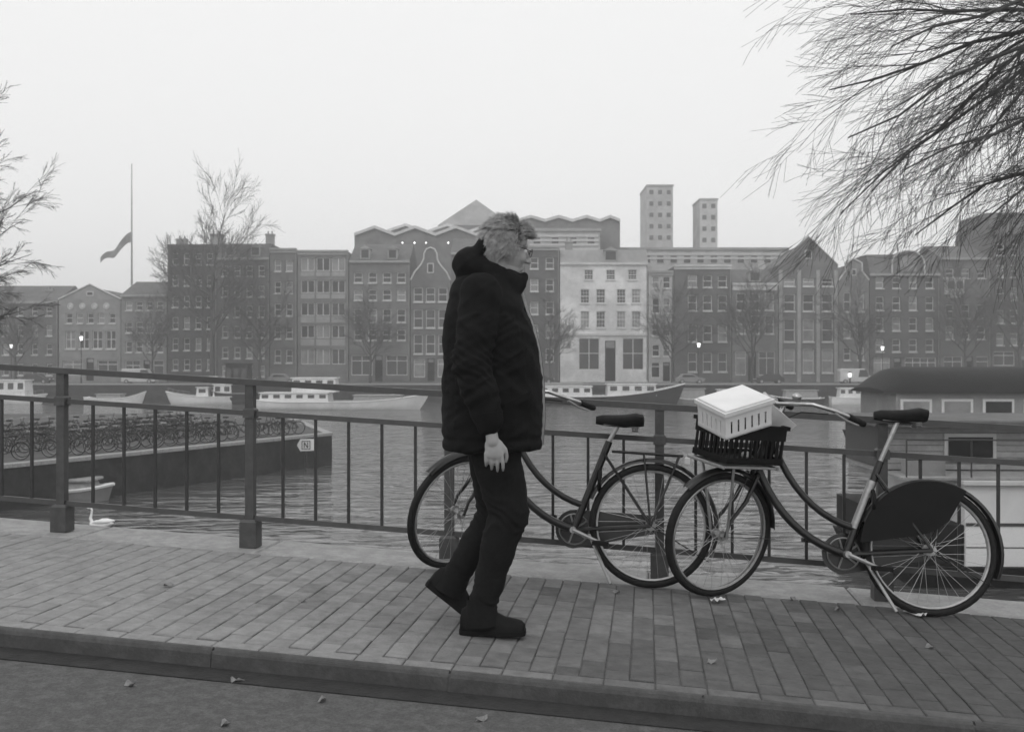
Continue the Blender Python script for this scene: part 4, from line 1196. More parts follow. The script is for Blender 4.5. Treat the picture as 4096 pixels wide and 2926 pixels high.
    if rack:
        m = MB()
        for yy in (-.06, 0, .06): m.tube([Vector((-.26,yy,.745)), Vector((-.66,yy,.745))], .006, 6)
        for xx in (-.28,-.45,-.64): m.tube([Vector((xx,-.06,.745)), Vector((xx,.06,.745))], .005, 5)
        for sg_ in (-1, 1):
            m.tube([RH+Vector((0,.07*sg_,0)), Vector((-.44,.062*sg_,.745))], .006, 6); m.tube([RH+Vector((0,.07*sg_,0)), Vector((-.64,.062*sg_,.745))], .006, 6)
        link('rear_rack', m, M['black'], t, smooth=40)
        link('rear_lamp', MB().cbox(-.70,-.668,-.04,.04,.70,.74,.006), M['plastic_white'], t)
    m = MB()
    m.tube([Vector((-.16,.04,.27)), Vector((-.30,.16,.02))], .009, 8)
    link('kickstand', m, M['steel_dull'], t, smooth=40)
    link('head_lamp', MB().ell(ax1+Vector((.07,0,.07)), (.035,.03,.03), seg=14, rings=10).xf(ST), M['steel'], t, smooth=80)
    m = MB()
    m.tube([hb+Vector((-.08,.26,-.01)), hb+Vector((.02,.16,-.02)), ax0+Vector((.08,.05,.0)), ax1+Vector((.03,.03,-.02))], .0035, 5)
    m.tube([hb+Vector((-.08,-.26,-.01)), hb+Vector((.04,-.14,-.03)), ax0+Vector((.07,-.03,-.03)), ax1+Vector((0,-.03,0))], .0035, 5)
    link('brake_cable', m.xf(ST), M['rubber'], t, smooth=60)
    m = MB(); m.ring(RH+Vector((.30,0,.235)) , .06, .011, 'X', 20, 6)
    link('ring_lock', m, M['plastic_black'], t, smooth=60)
    if carrier:
        m = MB(); x0, x1, z = .40, .76, .745
        for i in range(7):
            yy = -.15+.3*i/6; m.tube([Vector((x0,yy,z)), Vector((x1,yy,z))], .006, 6)
        for xx in (x0, x1): m.tube([Vector((xx,-.16,z)), Vector((xx,.16,z))], .009, 6)
        for sg_ in (-1, 1): m.tube([Vector((x1-.08,.14*sg_,z)), FH+Vector((0,.07*sg_,0))], .008, 6); m.tube([Vector((x0,.1*sg_,z)), ax1+Vector((0,.03*sg_,.06))], .008, 6)
        link('front_carrier', m.xf(ST), M['steel_dull'], t, smooth=40)
    return t, ST
def place_bike(t, xp, yp, lean, flip=True, z=0.0):
    f = (F.to_3x3() @ Vector((-1 if flip else 1, 0, -SL if flip else SL))).normalized()
    zv = Vector((0,0,1)); left = zv.cross(f).normalized(); up = f.cross(left).normalized()
    tow = (F.to_3x3() @ Vector((0,1,0)))
    sgn = -1 if left.dot(tow) > 0 else 1
    rot = Matrix.Rotation(R(lean)*sgn, 3, f)
    left = rot @ left; up = rot @ up
    m = Matrix.Identity(4)
    for i in range(3): m[i][0] = f[i]; m[i][1] = left[i]; m[i][2] = up[i]
    p = F @ Vector((xp, yp, SL*xp + z)); m.translation = p
    t.matrix_world = m
    return m
bA, STA = bike('black step-through bicycle with rear rack leaning on the railing behind the walking man',
               steer=52, saddle_z=.93, rack=True, tube_mat='black', thick=.022)
mA = place_bike(bA, .27, -.05, 7, z=.004)
bB, STB = bike('black bicycle carrying crates in front, with a solid coat guard over its rear wheel',
               steer=36, saddle_z=1.06, carrier=True, guard=True, rack=False, tube_mat='black', thick=.022)
mB = place_bike(bB, 1.74, -.17, 9, z=.004)
bB.children[0]
# pale stripe on the seat tube of the crate bicycle
link('frame_sleeve', MB().tube([Vector((-.11,0,.43)), Vector((-.20,0,.69))], .0235, 10), M['steel_dull'], bB, smooth=40)

# black crate on the carrier (a thing of its own), white crate tilted on it, pale packet
cr = thing('black_crate', 'black lattice plastic crate standing on the front carrier of the right bicycle', 'crate')
def crate(par, sx, sy, sz, mt, nx, ny, th=.006, bw_=.008):
    link('floor', MB().box(-sx/2, sx/2, -sy/2, sy/2, 0, .008), mt, par)
    for sg_ in (-1, 1):
        m = MB(); y0, y1 = sorted((sg_*sy/2, sg_*(sy/2-th)))
        m.box(-sx/2, sx/2, y0, y1, sz*.62, sz); m.box(-sx/2, sx/2, y0, y1, .0, sz*.16)
        for i in range(nx+1):
            x = -sx/2+.017+(sx-.034)*i/nx; m.box(x-bw_, x+bw_, y0+.0007, y1-.0007, sz*.16, sz*.62)
        link('side_panel', m, mt, par)
        m = MB(); x0, x1 = sorted((sg_*sx/2, sg_*(sx/2-th)))
        m.box(x0, x1, -sy/2+th, sy/2-th, sz*.62, sz); m.box(x0, x1, -sy/2+th, sy/2-th, 0, sz*.16)
        for i in range(ny+1):
            y = -sy/2+.024+(sy-.048)*i/ny; m.box(x0+.0007, x1-.0007, y-bw_, y+bw_, sz*.16, sz*.62)
        link('side_panel', m, mt, par)
    link('rim', MB().box(-sx/2-.012, sx/2+.012, -sy/2-.012, -sy/2-.0005, sz-.02, sz+.002).box(-sx/2-.012, sx/2+.012, sy/2+.0005, sy/2+.012, sz-.02, sz+.002)
         .box(-sx/2-.012, -sx/2-.0005, -sy/2, sy/2, sz-.02, sz+.002).box(sx/2+.0005, sx/2+.012, -sy/2, sy/2, sz-.02, sz+.002), mt, par)
crate(cr, .38, .30, .21, M['plastic_black'], 10, 8)
cr.matrix_world = mB @ STB @ Matrix.Translation((.555, 0, .764))
wc = thing('white_crate', 'white slotted plastic crate with a lid, tipped on top of the black crate', 'crate')
crate(wc, .30, .24, .15, M['plastic_white'], 6, 5, bw_=.0165)
link('lid', MB().cbox(-.15, .15, -.12, .12, .153, .162, .003), M['plastic_white'], wc)
wc.matrix_world = mB @ STB @ Matrix.Translation((.64, .05, .955)) @ Matrix.Rotation(R(17), 4, 'Y') @ Matrix.Rotation(R(-9), 4, 'X')
pk = thing('folded_newspaper', 'pale folded newspaper sticking out of the black crate beside the handlebar', 'newspaper')
m = MB()
for i in range(6):
    n_ = 8; vs = []
    for q in range(n_+1):
        x = -.11 + .22*q/n_; z = i*.0062 + .004*math.sin(q*.9 + i)
        vs += [(x, -.07+.002*i, z), (x, .07-.001*i, z), (x, .07-.001*i, z+.0045), (x, -.07+.002*i, z+.0045)]
    fs = [(0,1,2,3), tuple(n_*4+q for q in (3,2,1,0))]
    for q in range(n_):
        for c_ in range(4): fs.append((q*4+c_, q*4+(c_+1)%4, (q+1)*4+(c_+1)%4, (q+1)*4+c_))
    m.add(vs, fs)
link('pages', m, M['paper'], pk, smooth=40)
pk.matrix_world = mB @ STB @ Matrix.Translation((.415, .10, .985)) @ Matrix.Rotation(R(-30), 4, 'Y') @ Matrix.Rotation(R(62), 4, 'X')

# ------------------------------------------------------------------ parked bicycles on the left quay (low detail, 40 m away)
def quay_bike():
    t = thing('bicycle', 'bicycle parked in the crowded rows on the left quay', 'bicycle', group='bicycles parked in rows on the left quay')
    wr = .34; RH = Vector((-.53,0,wr)); FH = Vector((.55,0,wr))
    for c in (RH, FH):
        w = link('wheel', MB().ring(c, wr-.02, .022, 'Y', 20, 4), M['rubber'], t)
        link('rim', MB().ring(c, wr-.045, .012, 'Y', 20, 4), M['steel_dull'], w)
    m = MB(); BB = Vector((-.08,0,.29)); HT = Vector((.36,0,.85)); HB = Vector((.41,0,.66)); S = Vector((-.24,0,.8))
    for a, b in ((BB,S),(HT,BB),(HB,BB),(BB,RH),(S,RH),(HT,HB)): m.tube([a,b], .02, 4)
    for sg_ in (-.05,.05): m.tube([HB+Vector((0,sg_,0)), FH+Vector((0,sg_,0))], .013, 4)
    m.tube([HT, HT+Vector((-.05,0,.18))], .015, 4)
    link('frame', m, M['iron'], t)
    hb = HT+Vector((-.05,0,.18))
    link('handlebar', MB().tube([hb+Vector((-.22,.28,-.02)), hb+Vector((0,.22,.02)), hb+Vector((.02,0,0)), hb+Vector((0,-.22,.02)), hb+Vector((-.22,-.28,-.02))], .014, 4), M['steel_dull'], t)
    link('saddle', MB().cbox(-.40,-.13,-.07,.07,.88,.95,.02), M['rubber'], t)
    link('rear_rack', MB().box(-.72,-.34,-.07,.07,.715,.74), M['iron'], t)
    link('mudguard', MB().prism([(RH.x+.38*math.cos(R(a)), RH.z+.38*math.sin(R(a))) for a in range(30,171,14)] + [(RH.x+.36*math.cos(R(a)), RH.z+.36*math.sin(R(a))) for a in range(170,29,-14)], -.03, .03), M['iron_grey'], t)
    return t
q0 = quay_bike(); first = True
e = (Vector((-9.7,53.9)) - Vector((-27.6,18.5))); EL = e.length; e.normalize(); nrm = Vector((-e.y, e.x))
rows_q = [(1.5, 12, 38, .62), (4.4, 12, 36, .62), (7.6, 13, 38, .66), (11, 16, 40, .7)]
frames_q = ['iron', 'boat_grey', 'black', 'steel_dull', 'iron_grey']
names_q = ['black', 'grey', 'glossy black', 'silver', 'dark grey']
fm_cache = {}
for ri, (inn, s0, s1, st) in enumerate(rows_q):
    s_ = s0
    rl = ('front row, nearest the water', 'second row', 'third row', 'back row')[ri]
    while s_ < s1:
        if rnd.random() < .13: s_ += st; continue
        p = Vector((-27.6,18.5)) + e*s_ + nrm*(inn + rnd.uniform(-.15,.15))
        o = q0 if first else copy_tree(q0); first = False
        an = math.atan2(nrm.y, nrm.x) + R(rnd.uniform(-14, 14)) + (PI if rnd.random() < .4 else 0) + R(28)
        o.location = (p.x, p.y, QZ); o.rotation_euler = (R(rnd.uniform(-5,5)), 0, an)
        o['label'] = 'bicycle in the ' + rl + ', of the crowded racks on the left quay'; o['group'] = 'bicycles parked on the left quay, ' + rl
        s_ += st*rnd.uniform(.85,1.3)

# ------------------------------------------------------------------ the walking man
man = thing('person', 'man', 'person',
            (U(1960, 4.57), 4.57, -1.2 - .056*U(1960, 4.57) - .002))
man['label'] = 'man with wavy grey hair walking right in a black hooded jacket, one bare hand hanging'
def remesh(nm, mbs, m_, par, vox, sm=4, smf=.5):
    o = link(nm, mbs, m_, None)
    md = o.modifiers.new('r', 'REMESH'); md.mode = 'VOXEL'; md.voxel_size = vox; md.use_smooth_shade = True
    md2 = o.modifiers.new('s', 'SMOOTH'); md2.factor = smf; md2.iterations = sm
    bake(o); o.data.name = nm
    if not o.data.materials: o.data.materials.append(m_)
    o.data.shade_smooth()
    if par is not None: o.parent = par
    return o
HM = Matrix.Translation((.078, 0, 1.725)) @ Matrix.Rotation(R(14), 4, 'Z') @ Matrix.Rotation(R(13), 4, 'Y')
H3 = HM.to_3x3()
b = MB()
def he(c, r, mt=None): b.ell(HM @ Vector(c), r, H3 if mt is None else H3 @ mt, seg=20, rings=14)
def hc(a, c, r0, r1): b.cap(HM @ Vector(a), HM @ Vector(c), r0, r1)
he((-.012,0,.032), (.098,.076,.097)); he((.03,0,-.02), (.062,.062,.085)); he((.03,0,-.08), (.052,.05,.036))
he((.072,0,-.103), (.022,.024,.018)); hc((.084,0,.018), (.112,0,-.026), .008, .0125)
for s_ in (-1, 1):
    he((.098,.011*s_,-.030), (.011,.008,.008)); he((.062,.036*s_,-.024), (.026,.022,.026)); he((-.004,.079*s_,-.006), (.018,.007,.031))
    hc((.078,.012*s_,.034), (.07,.05*s_,.032), .011, .010)
hc((.086,-.02,-.060), (.086,.02,-.060), .0075, .0075); hc((.083,-.018,-.072), (.083,.018,-.072), .0085, .0085)
b.cap((-.005,0,1.50), (.035,0,1.665), .066, .06)
# trunk, arms and legs of the same body
b.loft([[Vector((cx + rx*math.cos(a), ry_*math.sin(a), z)) for a in [2*PI*k/20 for k in range(20)]] for z, cx, rx, ry_ in
        ((.88,0,.12,.16),(1.0,.01,.13,.165),(1.15,.02,.125,.155),(1.32,.0,.12,.17),(1.45,-.01,.105,.17),(1.52,-.01,.07,.10))])
RSH, REL, RWR = Vector((-.035,-.185,1.50)), Vector((-.075,-.275,1.20)), Vector((.012,-.305,.925))
LSH, LEL, LWR = Vector((-.015,.185,1.50)), Vector((-.10,.27,1.22)), Vector((-.04,.29,.95))
for a_, c_, d_ in ((RSH, REL, RWR), (LSH, LEL, LWR)):
    b.chain([a_, c_, d_], [.052,.040,.028])
def hand(wr, s_):
    # s_ = -1 right hand (outer side towards -y)
    fwd = Vector((1,0,0)); dn = Vector((.10,0,-1)).normalized(); inn = Vector((0,-s_,0))
    b.cap(wr, wr+dn*.03, .027, .028)
    c = wr + dn*.058 + fwd*.004
    fr = Matrix((( fwd.x, inn.x, dn.x),(fwd.y, inn.y, dn.y),(fwd.z, inn.z, dn.z)))
    b.ell(c, (.041,.016,.05), fr, seg=16, rings=10); b.ell(c+dn*.022, (.042,.0135,.028), fr, seg=16, rings=10)
    for i, (ox, L) in enumerate(((.033,.072),(.0115,.080),(-.0105,.074),(-.032,.058))):
        p = wr + dn*.092 + fwd*ox
        curl = .30 + .10*i
        d1 = (dn + inn*curl*.55 + fwd*(.16*(1.5-i)*.5 - .04)).normalized(); d2 = (dn + inn*(curl*1.5) - fwd*.08).normalized(); d3 = (dn*.75 + inn*(curl*2.2) - fwd*.12).normalized()
        p1 = p + d1*L*.45; p2 = p1 + d2*L*.32; p3 = p2 + d3*L*.23
        b.chain([p - dn*.012, p1, p2, p3], [.0094,.0086,.0078,.0062], 10)
    t0 = wr + dn*.035 + fwd*.026 + inn*.006
    b.chain([t0, t0+fwd*.024+dn*.032+inn*.010, t0+fwd*.028+dn*.062+inn*.018, t0+fwd*.022+dn*.083+inn*.022], [.014,.0115,.0098,.0078], 10)
hand(RWR + Vector((.002,0,-.02)), -1); hand(LWR, 1)
HR, KR, AR = Vector((.0,-.095,.90)), Vector((.098,-.10,.535)), Vector((-.035,-.10,.105))
HL, KL, AL = Vector((-.01,.095,.90)), Vector((.040,.10,.500)), Vector((-.170,.10,.200))
for h_, k_, a_ in ((HR,KR,AR),(HL,KL,AL)):
    b.chain([h_, h_.lerp(k_,.5), k_, k_.lerp(a_,.35), a_], [.085,.072,.052,.050,.033])
b.cap(AR+Vector((-.03,0,-.05)), AR+Vector((.14,0,-.075)), .03, .022)
b.cap(AL+Vector((-.03,0,-.04)), AL+Vector((.04,0,-.14)), .03, .02)
body = remesh('body', b, M['skin'], man, .0046, 3, .45)
# eyes, glasses
for s_ in (-1, 1):
    ey = link('eye', MB().ell(HM @ Vector((.0745,.030*s_,.010)), .0115, seg=12, rings=8), M['swan'], man, smooth=90)
    link('pupil', MB().ell(HM @ Vector((.0835,.030*s_,.010)), (.0035,.0045,.0045), H3, seg=8, rings=6), M['black'], ey)
m = MB()
for s_ in (-1, 1):
    pts = [HM @ Vector((.105, .032*s_ + .023*math.cos(a), .008+.019*math.sin(a))) for a in [2*PI*k/16 for k in range(16)]]
    m.tube(pts, .0019, 5, closed=True)
    m.tube([HM @ Vector((.105,.055*s_,.012)), HM @ Vector((.07,.075*s_,.014)), HM @ Vector((-.01,.086*s_,.016)), HM @ Vector((-.02,.086*s_,.0))], .0019, 5)
m.tube([HM @ Vector((.106,.009,.012)), HM @ Vector((.108,0,.015)), HM @ Vector((.106,-.009,.012))], .0019, 5)
link('glasses', m, M['black'], man, smooth=60)
# hair: cap plus strands
m = MB(); tmp = MB().ell((-.014,0,.034), (.106,.084,.104), seg=32, rings=22)
def onscalp(p): return not ((p.x > .045 and p.z < .075) or (p.x > -.02 and p.z < -.005) or p.z < -.062)
keep = [f for f in tmp.f if all(onscalp(tmp.v[i]) for i in f)]
used = sorted(set(i for f in keep for i in f)); rem = {i: k for k, i in enumerate(used)}
outer = [HM @ tmp.v[i]*1.0 for i in used]; inner = [HM @ (Vector((-.014,0,.034)) + (tmp.v[i]-Vector((-.014,0,.034)))*.94) for i in used]
m.add(outer + inner, [tuple(rem[i] for i in f) for f in keep] + [tuple(len(used)+rem[i] for i in reversed(f)) for f in keep])
hair = link('hair', m, M['hair_dark'], man, smooth=60, fix=False)
m = MB(); rh = random.Random(12)
cnt = 0
while cnt < 8000:
    u_ = rh.uniform(-1,1); th = rh.uniform(0, 2*PI); q = math.sqrt(1-u_*u_)
    nrm_ = Vector((q*math.cos(th), q*math.sin(th), u_))
    p = Vector((-.014 + .104*nrm_.x, .082*nrm_.y, .034 + .102*nrm_.z))
    if not onscalp(p): continue
    cnt += 1
    flow = Vector((-.55, .25*math.copysign(1, p.y), -.75 if p.z < .08 else -.15))
    if p.x > .02 and p.z > .05: flow = Vector((.15, -.5, .1))
    flow -= nrm_*flow.dot(nrm_)
    L = rh.uniform(.038,.066); cl_ = noise.noise(p*38 + Vector((3,1,7)))
    pts = [p]; d = (nrm_*(.8+.6*cl_) + flow*.75 + Vector((rh.uniform(-.18,.18), rh.uniform(-.18,.18), rh.uniform(-.18,.18)))).normalized()
    side = d.cross(nrm_)
    ph = noise.noise(p*30)*6
    for i in range(5):
        d = (d + flow*.28 + Vector((0,0,-.10)) + side*.42*math.sin(ph + i*1.5)).normalized()
        pts.append(pts[-1] + d*L/5)
    m.tube([HM @ x for x in pts], [.001,.001,.0009,.0008,.0006,.0003], 3, cap=False)
link('strands', m, M['hair'], hair, fix=False)

# jacket
def rg_(cx, zc, rx, ry_, tilt=0, pw=2.3, n=32, cy=0):
    out = []
    for k in range(n):
        a = 2*PI*k/n; c = math.cos(a); s_ = math.sin(a)
        x = rx*math.copysign(abs(c)**(2/pw), c); y = ry_*math.copysign(abs(s_)**(2/pw), s_)
        out.append(Vector((cx+x, cy+y, zc - tilt*x)))
    return out
j = MB()
j.loft([rg_(.008,.822,.222,.245), rg_(.008,.86,.226,.25), rg_(.010,1.0,.226,.245), rg_(.010,1.15,.222,.24), rg_(.004,1.28,.212,.24), rg_(-.008,1.38,.196,.238),
        rg_(-.018,1.46,.176,.228), rg_(-.026,1.52,.160,.200), rg_(-.024,1.565,.142,.160), rg_(-.010,1.60,.130,.128), rg_(.0,1.625,.125,.11)])
# collar and hood
j.loft([rg_(-.005,1.53,.155,.145,.0), rg_(.005,1.59,.150,.128,.25), rg_(.018,1.632,.138,.114,.42), rg_(.024,1.648,.128,.102,.45)])
j.ell((-.075,0,1.645), (.098,.135,.085), Matrix.Rotation(R(48),3,'Y'), seg=20, rings=12)
j.ell((-.050,0,1.705), (.040,.105,.088), Matrix.Rotation(R(30),3,'Y'), seg=20, rings=12)
j.ell((-.030,0,1.625), (.135,.125,.06), Matrix.Rotation(R(14),3,'Y'), seg=20, rings=12)
j.cap((.135,-.03,1.575), (.155,-.01,1.602), .028, .020)
for a_, c_, d_ in ((RSH, REL, RWR), (LSH, LEL, LWR)):
    d_ = d_ + (d_-c_).normalized()*-.035
    j.chain([a_+Vector((0,0,.005)), a_.lerp(c_,.45), c_, c_.lerp(d_,.5), d_], [.094,.083,.074,.068,.056], 16)
jk = remesh('jacket', j, M['jacket'], man, .0085, 6, .5)
def folds(o, amp, fn):
    me = o.data
    nn_ = [v.normal.copy() for v in me.vertices]
    for v, n_ in zip(me.vertices, nn_):
        v.co += n_*amp*fn(v.co)
    me.update()
def jf(p):
    a = noise.noise(Vector((p.x*5, p.y*5, p.z*11)))
    c = 1-abs(noise.noise(Vector((p.x*7+3, p.y*7, p.z*13 + p.x*10)))*2)
    d = 1-abs(noise.noise(Vector((p.x*4+9, p.y*4, p.z*22 - p.x*14)))*2.4)
    e_ = max(0, d)*(1.0 if p.y < -.19 and p.z < 1.42 else .35)
    q = Vector((p.x+.075, p.y+.275, p.z-1.20))
    el = math.exp(-(q.length/.12)**2)*(1-abs(math.sin(p.z*85 + p.x*60 + noise.noise(p*9)*3)))*1.4
    hm_ = .8*math.exp(-((p.z-.87)/.012)**2)
    return a*.9 + c*.6 + e_*.9 + el - hm_
folds(jk, .0095, jf)
# details of the jacket
m = MB(); fx = []
prof = [(.834,.229),(.95,.238),(1.1,.235),(1.25,.220),(1.36,.196),(1.46,.160),(1.54,.135),(1.585,.150)]
for z, x in prof: fx.append(Vector((x+.006, .0, z)))
m.tube(fx, .008, 6)
link('zip', m, M['steel_dull'], jk, smooth=60)
m = MB(); rr = []
for z, x in prof[:-2]: rr.append([Vector((x-.005,.008,z)), Vector((x+.016,.012,z)), Vector((x+.018,.055,z)), Vector((x-.004,.075,z))])
m.loft(rr); link('front_flap', m, M['jacket_lining'], jk, smooth=60)
link('cuff', MB().tube([RWR+Vector((-.012,0,.075)), RWR+Vector((-.006,0,.028))], [.063,.056], 20), M['jacket'], jk, smooth=60)
m = MB().loft([[Vector((.05,-.252,.99)), Vector((.17,-.222,1.05)), Vector((.17,-.228,1.05)), Vector((.05,-.259,.99))], [Vector((.065,-.254,1.03)), Vector((.185,-.218,1.09)), Vector((.185,-.225,1.09)), Vector((.065,-.261,1.03))]])
link('pocket_flap', m, M['jacket'], jk)

# trousers
p_ = MB()
p_.ell((0,0,.90), (.135,.175,.12), seg=20, rings=12)
for h_, k_, a_ in ((HR,KR,AR),(HL,KL,AL)):
    p_.chain([h_, h_.lerp(k_,.5), k_+Vector((-.01,0,0)), k_.lerp(a_,.4)+Vector((-.012,0,0)), a_+(a_-k_).normalized()*-.0], [.118,.106,.088,.078,.058], 18)

tr_ = remesh('trousers', p_, M['denim'], man, .0075, 5, .5)
def tf(p):
    a = noise.noise(Vector((p.x*9, p.y*9, p.z*14)))
    k = 1-abs(math.sin(p.z*55 + noise.noise(p*8)*5 + p.x*20))
    w_ = .35 + .8*math.exp(-((p.z-.52)/.08)**2) + .9*math.exp(-((p.z-.13)/.07)**2)
    return a*.8 + k*w_*.8
folds(tr_, .008, tf)

# trouser hems, open at the bottom
for a_, d_ in ((AR, Vector((.10,0,-1)).normalized()), (AL, Vector((-.45,0,-.9)).normalized())):
    link('hem', MB().tube([a_-d_*.06, a_-d_*.01, a_+d_*.035, a_+d_*.062, a_+d_*.060, a_+d_*.03], [.060,.068,.073,.077,.070,.062], 24, cap=False), M['denim'], tr_, smooth=80)
# shoes
def shoe(mtx, lab=None):
    secs = ((-.120,.022,.006,.060),(-.112,.036,.0,.098),(-.07,.043,0,.125),(-.01,.043,0,.120),(.035,.044,0,.092),(.085,.051,0,.068),(.130,.050,.0,.060),(.157,.040,.004,.052),(.172,.022,.010,.036))
    rs = []
    for x, w, z0, z1 in secs:
        rs.append([mtx @ Vector((x, w*math.cos(a), .012 + (z1-.012 if math.sin(a) > 0 else .012-z0)*math.sin(a)*(1 if math.sin(a) > 0 else .2))) for a in [2*PI*k/18 for k in range(18)]])
    o = link('shoe', MB().loft(rs), M['shoe'], man, smooth=70)
    rs = []
    for x, w, z0, z1 in secs:
        rs.append([mtx @ Vector((x*1.015, (w+.004)*math.cos(a), .012*0 + (.012 if math.sin(a) > 0 else -.010))) for a in [2*PI*(k+.5)/12 for k in range(12)]])
    link('sole', MB().loft(rs), M['sole'], o, smooth=40)
    lc = MB()
    for i in range(4):
        x = .03 + i*.016; z = .088 - i*.0075; lc.tube([mtx @ Vector((x,-.02,z-.006)), mtx @ Vector((x+.003,0,z+.002)), mtx @ Vector((x,.02,z-.006))], .002, 4)
    link('laces', lc, M['black'], o)
shoe(Matrix.Translation((-.012,-.10,.012)) @ Matrix.Rotation(R(-6), 4, 'Z'))
shoe(Matrix.Translation((-.202,.10,.113)) @ Matrix.Rotation(R(38), 4, 'Y'))

# ------------------------------------------------------------------ swan on the water, litter and leaves
ys = 32.5; sw = thing('swan', 'white swan floating on the canal just beyond the railing, at the left', 'swan', (U(402, ys), ys, WATER_Z), (0,0,R(170)))
m = MB()
rings = []
for x, z, rx, rz in ((-.46,.20,.015,.02),(-.36,.19,.09,.06),(-.2,.15,.17,.13),(0,.12,.20,.16),(.2,.12,.17,.15),(.32,.14,.09,.10),(.38,.17,.03,.04)):
    rings.append([Vector((x, rx*math.cos(a), z+rz*math.sin(a))) for a in [2*PI*k/16 for k in range(16)]])
m.loft(rings)
m.chain([(.28,0,.18),(.36,0,.34),(.32,0,.50),(.30,0,.62),(.36,0,.70),(.44,0,.68)], [.06,.045,.035,.032,.038,.035], 10)
bd = remesh('body', m, M['swan'], sw, .012, 4)
link('beak', MB().tube([(.46,0,.675),(.56,0,.65)], [.022,.006], 8), M['beak'], sw, smooth=60)
for s_ in (-1, 1):
    rs = []
    for x, z, y_, t_ in ((.2,.22,.12,.03),(.05,.26,.17,.05),(-.15,.27,.17,.05),(-.35,.27,.11,.03),(-.48,.29,.05,.01)):
        rs.append([Vector((x, s_*y_ + t_*math.cos(a), z + t_*1.3*math.sin(a))) for a in [2*PI*k/10 for k in range(10)]])
    link('wing', MB().loft(rs), M['swan'], sw, smooth=70)

def on_ground(u, v):
    """pavement or road point seen at pixel (u, v)"""
    d = Vector(((u-2048)/4000, 1, (1463-v)/4000))
    for zoff, cond in ((0.0, lambda q: q.y > -1.83), (-.082, lambda q: q.y <= -1.83)):
        Fi = F.inverted(); o = Fi @ Vector((0,0,0)); dd = Fi.to_3x3() @ d
        t = (SL*o.x + zoff - o.z)/(dd.z - SL*dd.x)
        q = o + dd*t
        if cond(q): return F @ q, q
    return F @ q, q
def leaf_mesh(seed):
    r = random.Random(seed); n = 9; L = .022; vs = []
    for i in range(n):
        a = 2*PI*i/n; rr = L*(1+.25*math.cos(3*a)+r.uniform(-.12,.12)); vs.append((rr*math.cos(a), rr*.65*math.sin(a), .006+.010*math.sin(2*a+seed)))
    m = MB(); m.add(vs + [(x,y,z+.0012) for x,y,z in vs], [tuple(range(n-1,-1,-1)), tuple(range(n,2*n))] + [(i,(i+1)%n,(i+1)%n+n,i+n) for i in range(n)])
    m.tube([(L*.9,0,.008),(L*1.6,.004,.004)], .0012, 4)
    me = m.mesh('leaf'); me.materials.append(M['leaf']); return me
LM = [leaf_mesh(i) for i in range(5)]
spots = [(670,2345,'by itself on the pale bricks, left side'),(1210,2405,'on the pale bricks near the middle of the left half'),(520,2742,'on the road at the lower left'),
         (940,2727,'on the road close to the kerb, left of centre'),(1600,2705,'on the road beside the kerb, below the man'),(1290,2805,'on the road left of the paper scrap'),
         (3300,2865,'on the kerb side near the bottom right'),(3720,2592,'on the dark bricks at the right'),(2470,2372,'under the rear wheel of the left bicycle'),
         (3170,2398,'on the stone coping between the wheels of the right bicycle'),(3350,2440,'on the dark bricks below the chain of the right bicycle'),(900,2900,'on the road at the bottom edge, left'),
         (1930,2880,'on the road at the bottom edge below the man'),(2850,2650,'on the dark bricks between man and kerb, right'),(2600,2840,'on the road below the gutter, right of centre')]
for i, (u, v, lab) in enumerate(spots):
    w, q = on_ground(u, v)
    o = link('fallen_leaf', LM[i % 5], None, None, loc=tuple(w + Vector((0,0,.004))), rot=(0, -math.atan(SL), rnd.uniform(0, 6)))
    tag(o, 'pale fallen leaf ' + lab, 'leaf', 'fallen leaves scattered on the ground')
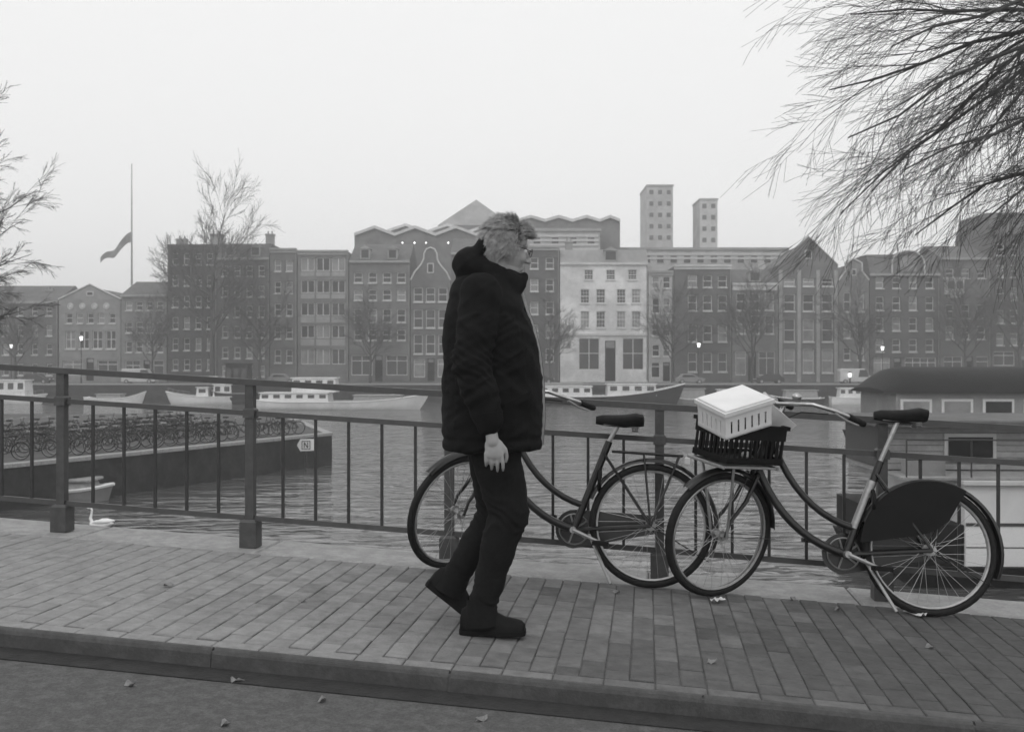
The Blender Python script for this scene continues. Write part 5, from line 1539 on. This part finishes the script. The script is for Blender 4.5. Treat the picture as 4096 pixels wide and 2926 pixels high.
def scrap(nm, lab, u, v, sx, sy, seed, cat='litter'):
    w, q = on_ground(u, v); r = random.Random(seed); m = MB(); n = 7
    vs = []
    for a in range(n):
        for b_ in range(n):
            x = sx*(a/(n-1)-.5); y = sy*(b_/(n-1)-.5)
            z = .012 + .022*abs(noise.noise(Vector((x*40+seed, y*40, seed)))*2)
            vs.append(Vector((x + .01*noise.noise(Vector((y*60,seed,1))), y + .01*noise.noise(Vector((x*60,seed,9))), z)))
    k = len(vs)
    fs = []
    for a in range(n-1):
        for b_ in range(n-1):
            i = a*n+b_; fs.append((i, i+n, i+n+1, i+1)); fs.append((k+i, k+i+1, k+i+n+1, k+i+n))
    edge = [i for i in range(n)] + [i*n+n-1 for i in range(1,n)] + [(n-1)*n+i for i in range(n-2,-1,-1)] + [i*n for i in range(n-2,0,-1)]
    for a, c in zip(edge, edge[1:]+edge[:1]): fs.append((a, c, k+c, k+a))
    m.add(vs + [v_ + Vector((0,0,-.0015)) for v_ in vs], fs)
    o = link(nm, m, M['paper'], None, smooth=50, loc=tuple(w), rot=(0, -math.atan(SL), r.uniform(0,3)))
    tag(o, lab, cat)
scrap('paper_scrap', 'crumpled pale paper scrap on the road beside the kerb, below the man', 1990, 2748, .10, .05, 3)
scrap('paper_scrap', 'flattened white paper under the rear wheel of the right bicycle', 3660, 2462, .13, .045, 5)
scrap('paper_scrap', 'small white scrap under the front wheel of the right bicycle', 2870, 2410, .08, .04, 8)
scrap('paper_scrap', 'tiny white scrap on the coping at the left bicycle\'s front wheel', 1755, 2268, .05, .04, 11)

# ------------------------------------------------------------------ haze over the whole scene
hz_ = MB().box(-1600, 1600, -70, 1600, WATER_Z-1.2, 66)
hm = bpy.data.materials.new('haze'); hm.use_nodes = True
hn = hm.node_tree.nodes; hn.clear()
ho = hn.new('ShaderNodeOutputMaterial'); hv = hn.new('ShaderNodeVolumePrincipled')
hv.inputs['Color'].default_value = (.98,.98,.98,1); hv.inputs['Density'].default_value = 0.0013; hv.inputs['Anisotropy'].default_value = 0.2
hm.node_tree.links.new(hv.outputs[0], ho.inputs['Volume'])
HAZE = True
if HAZE: link('haze', hz_, hm, None, kind='stuff')
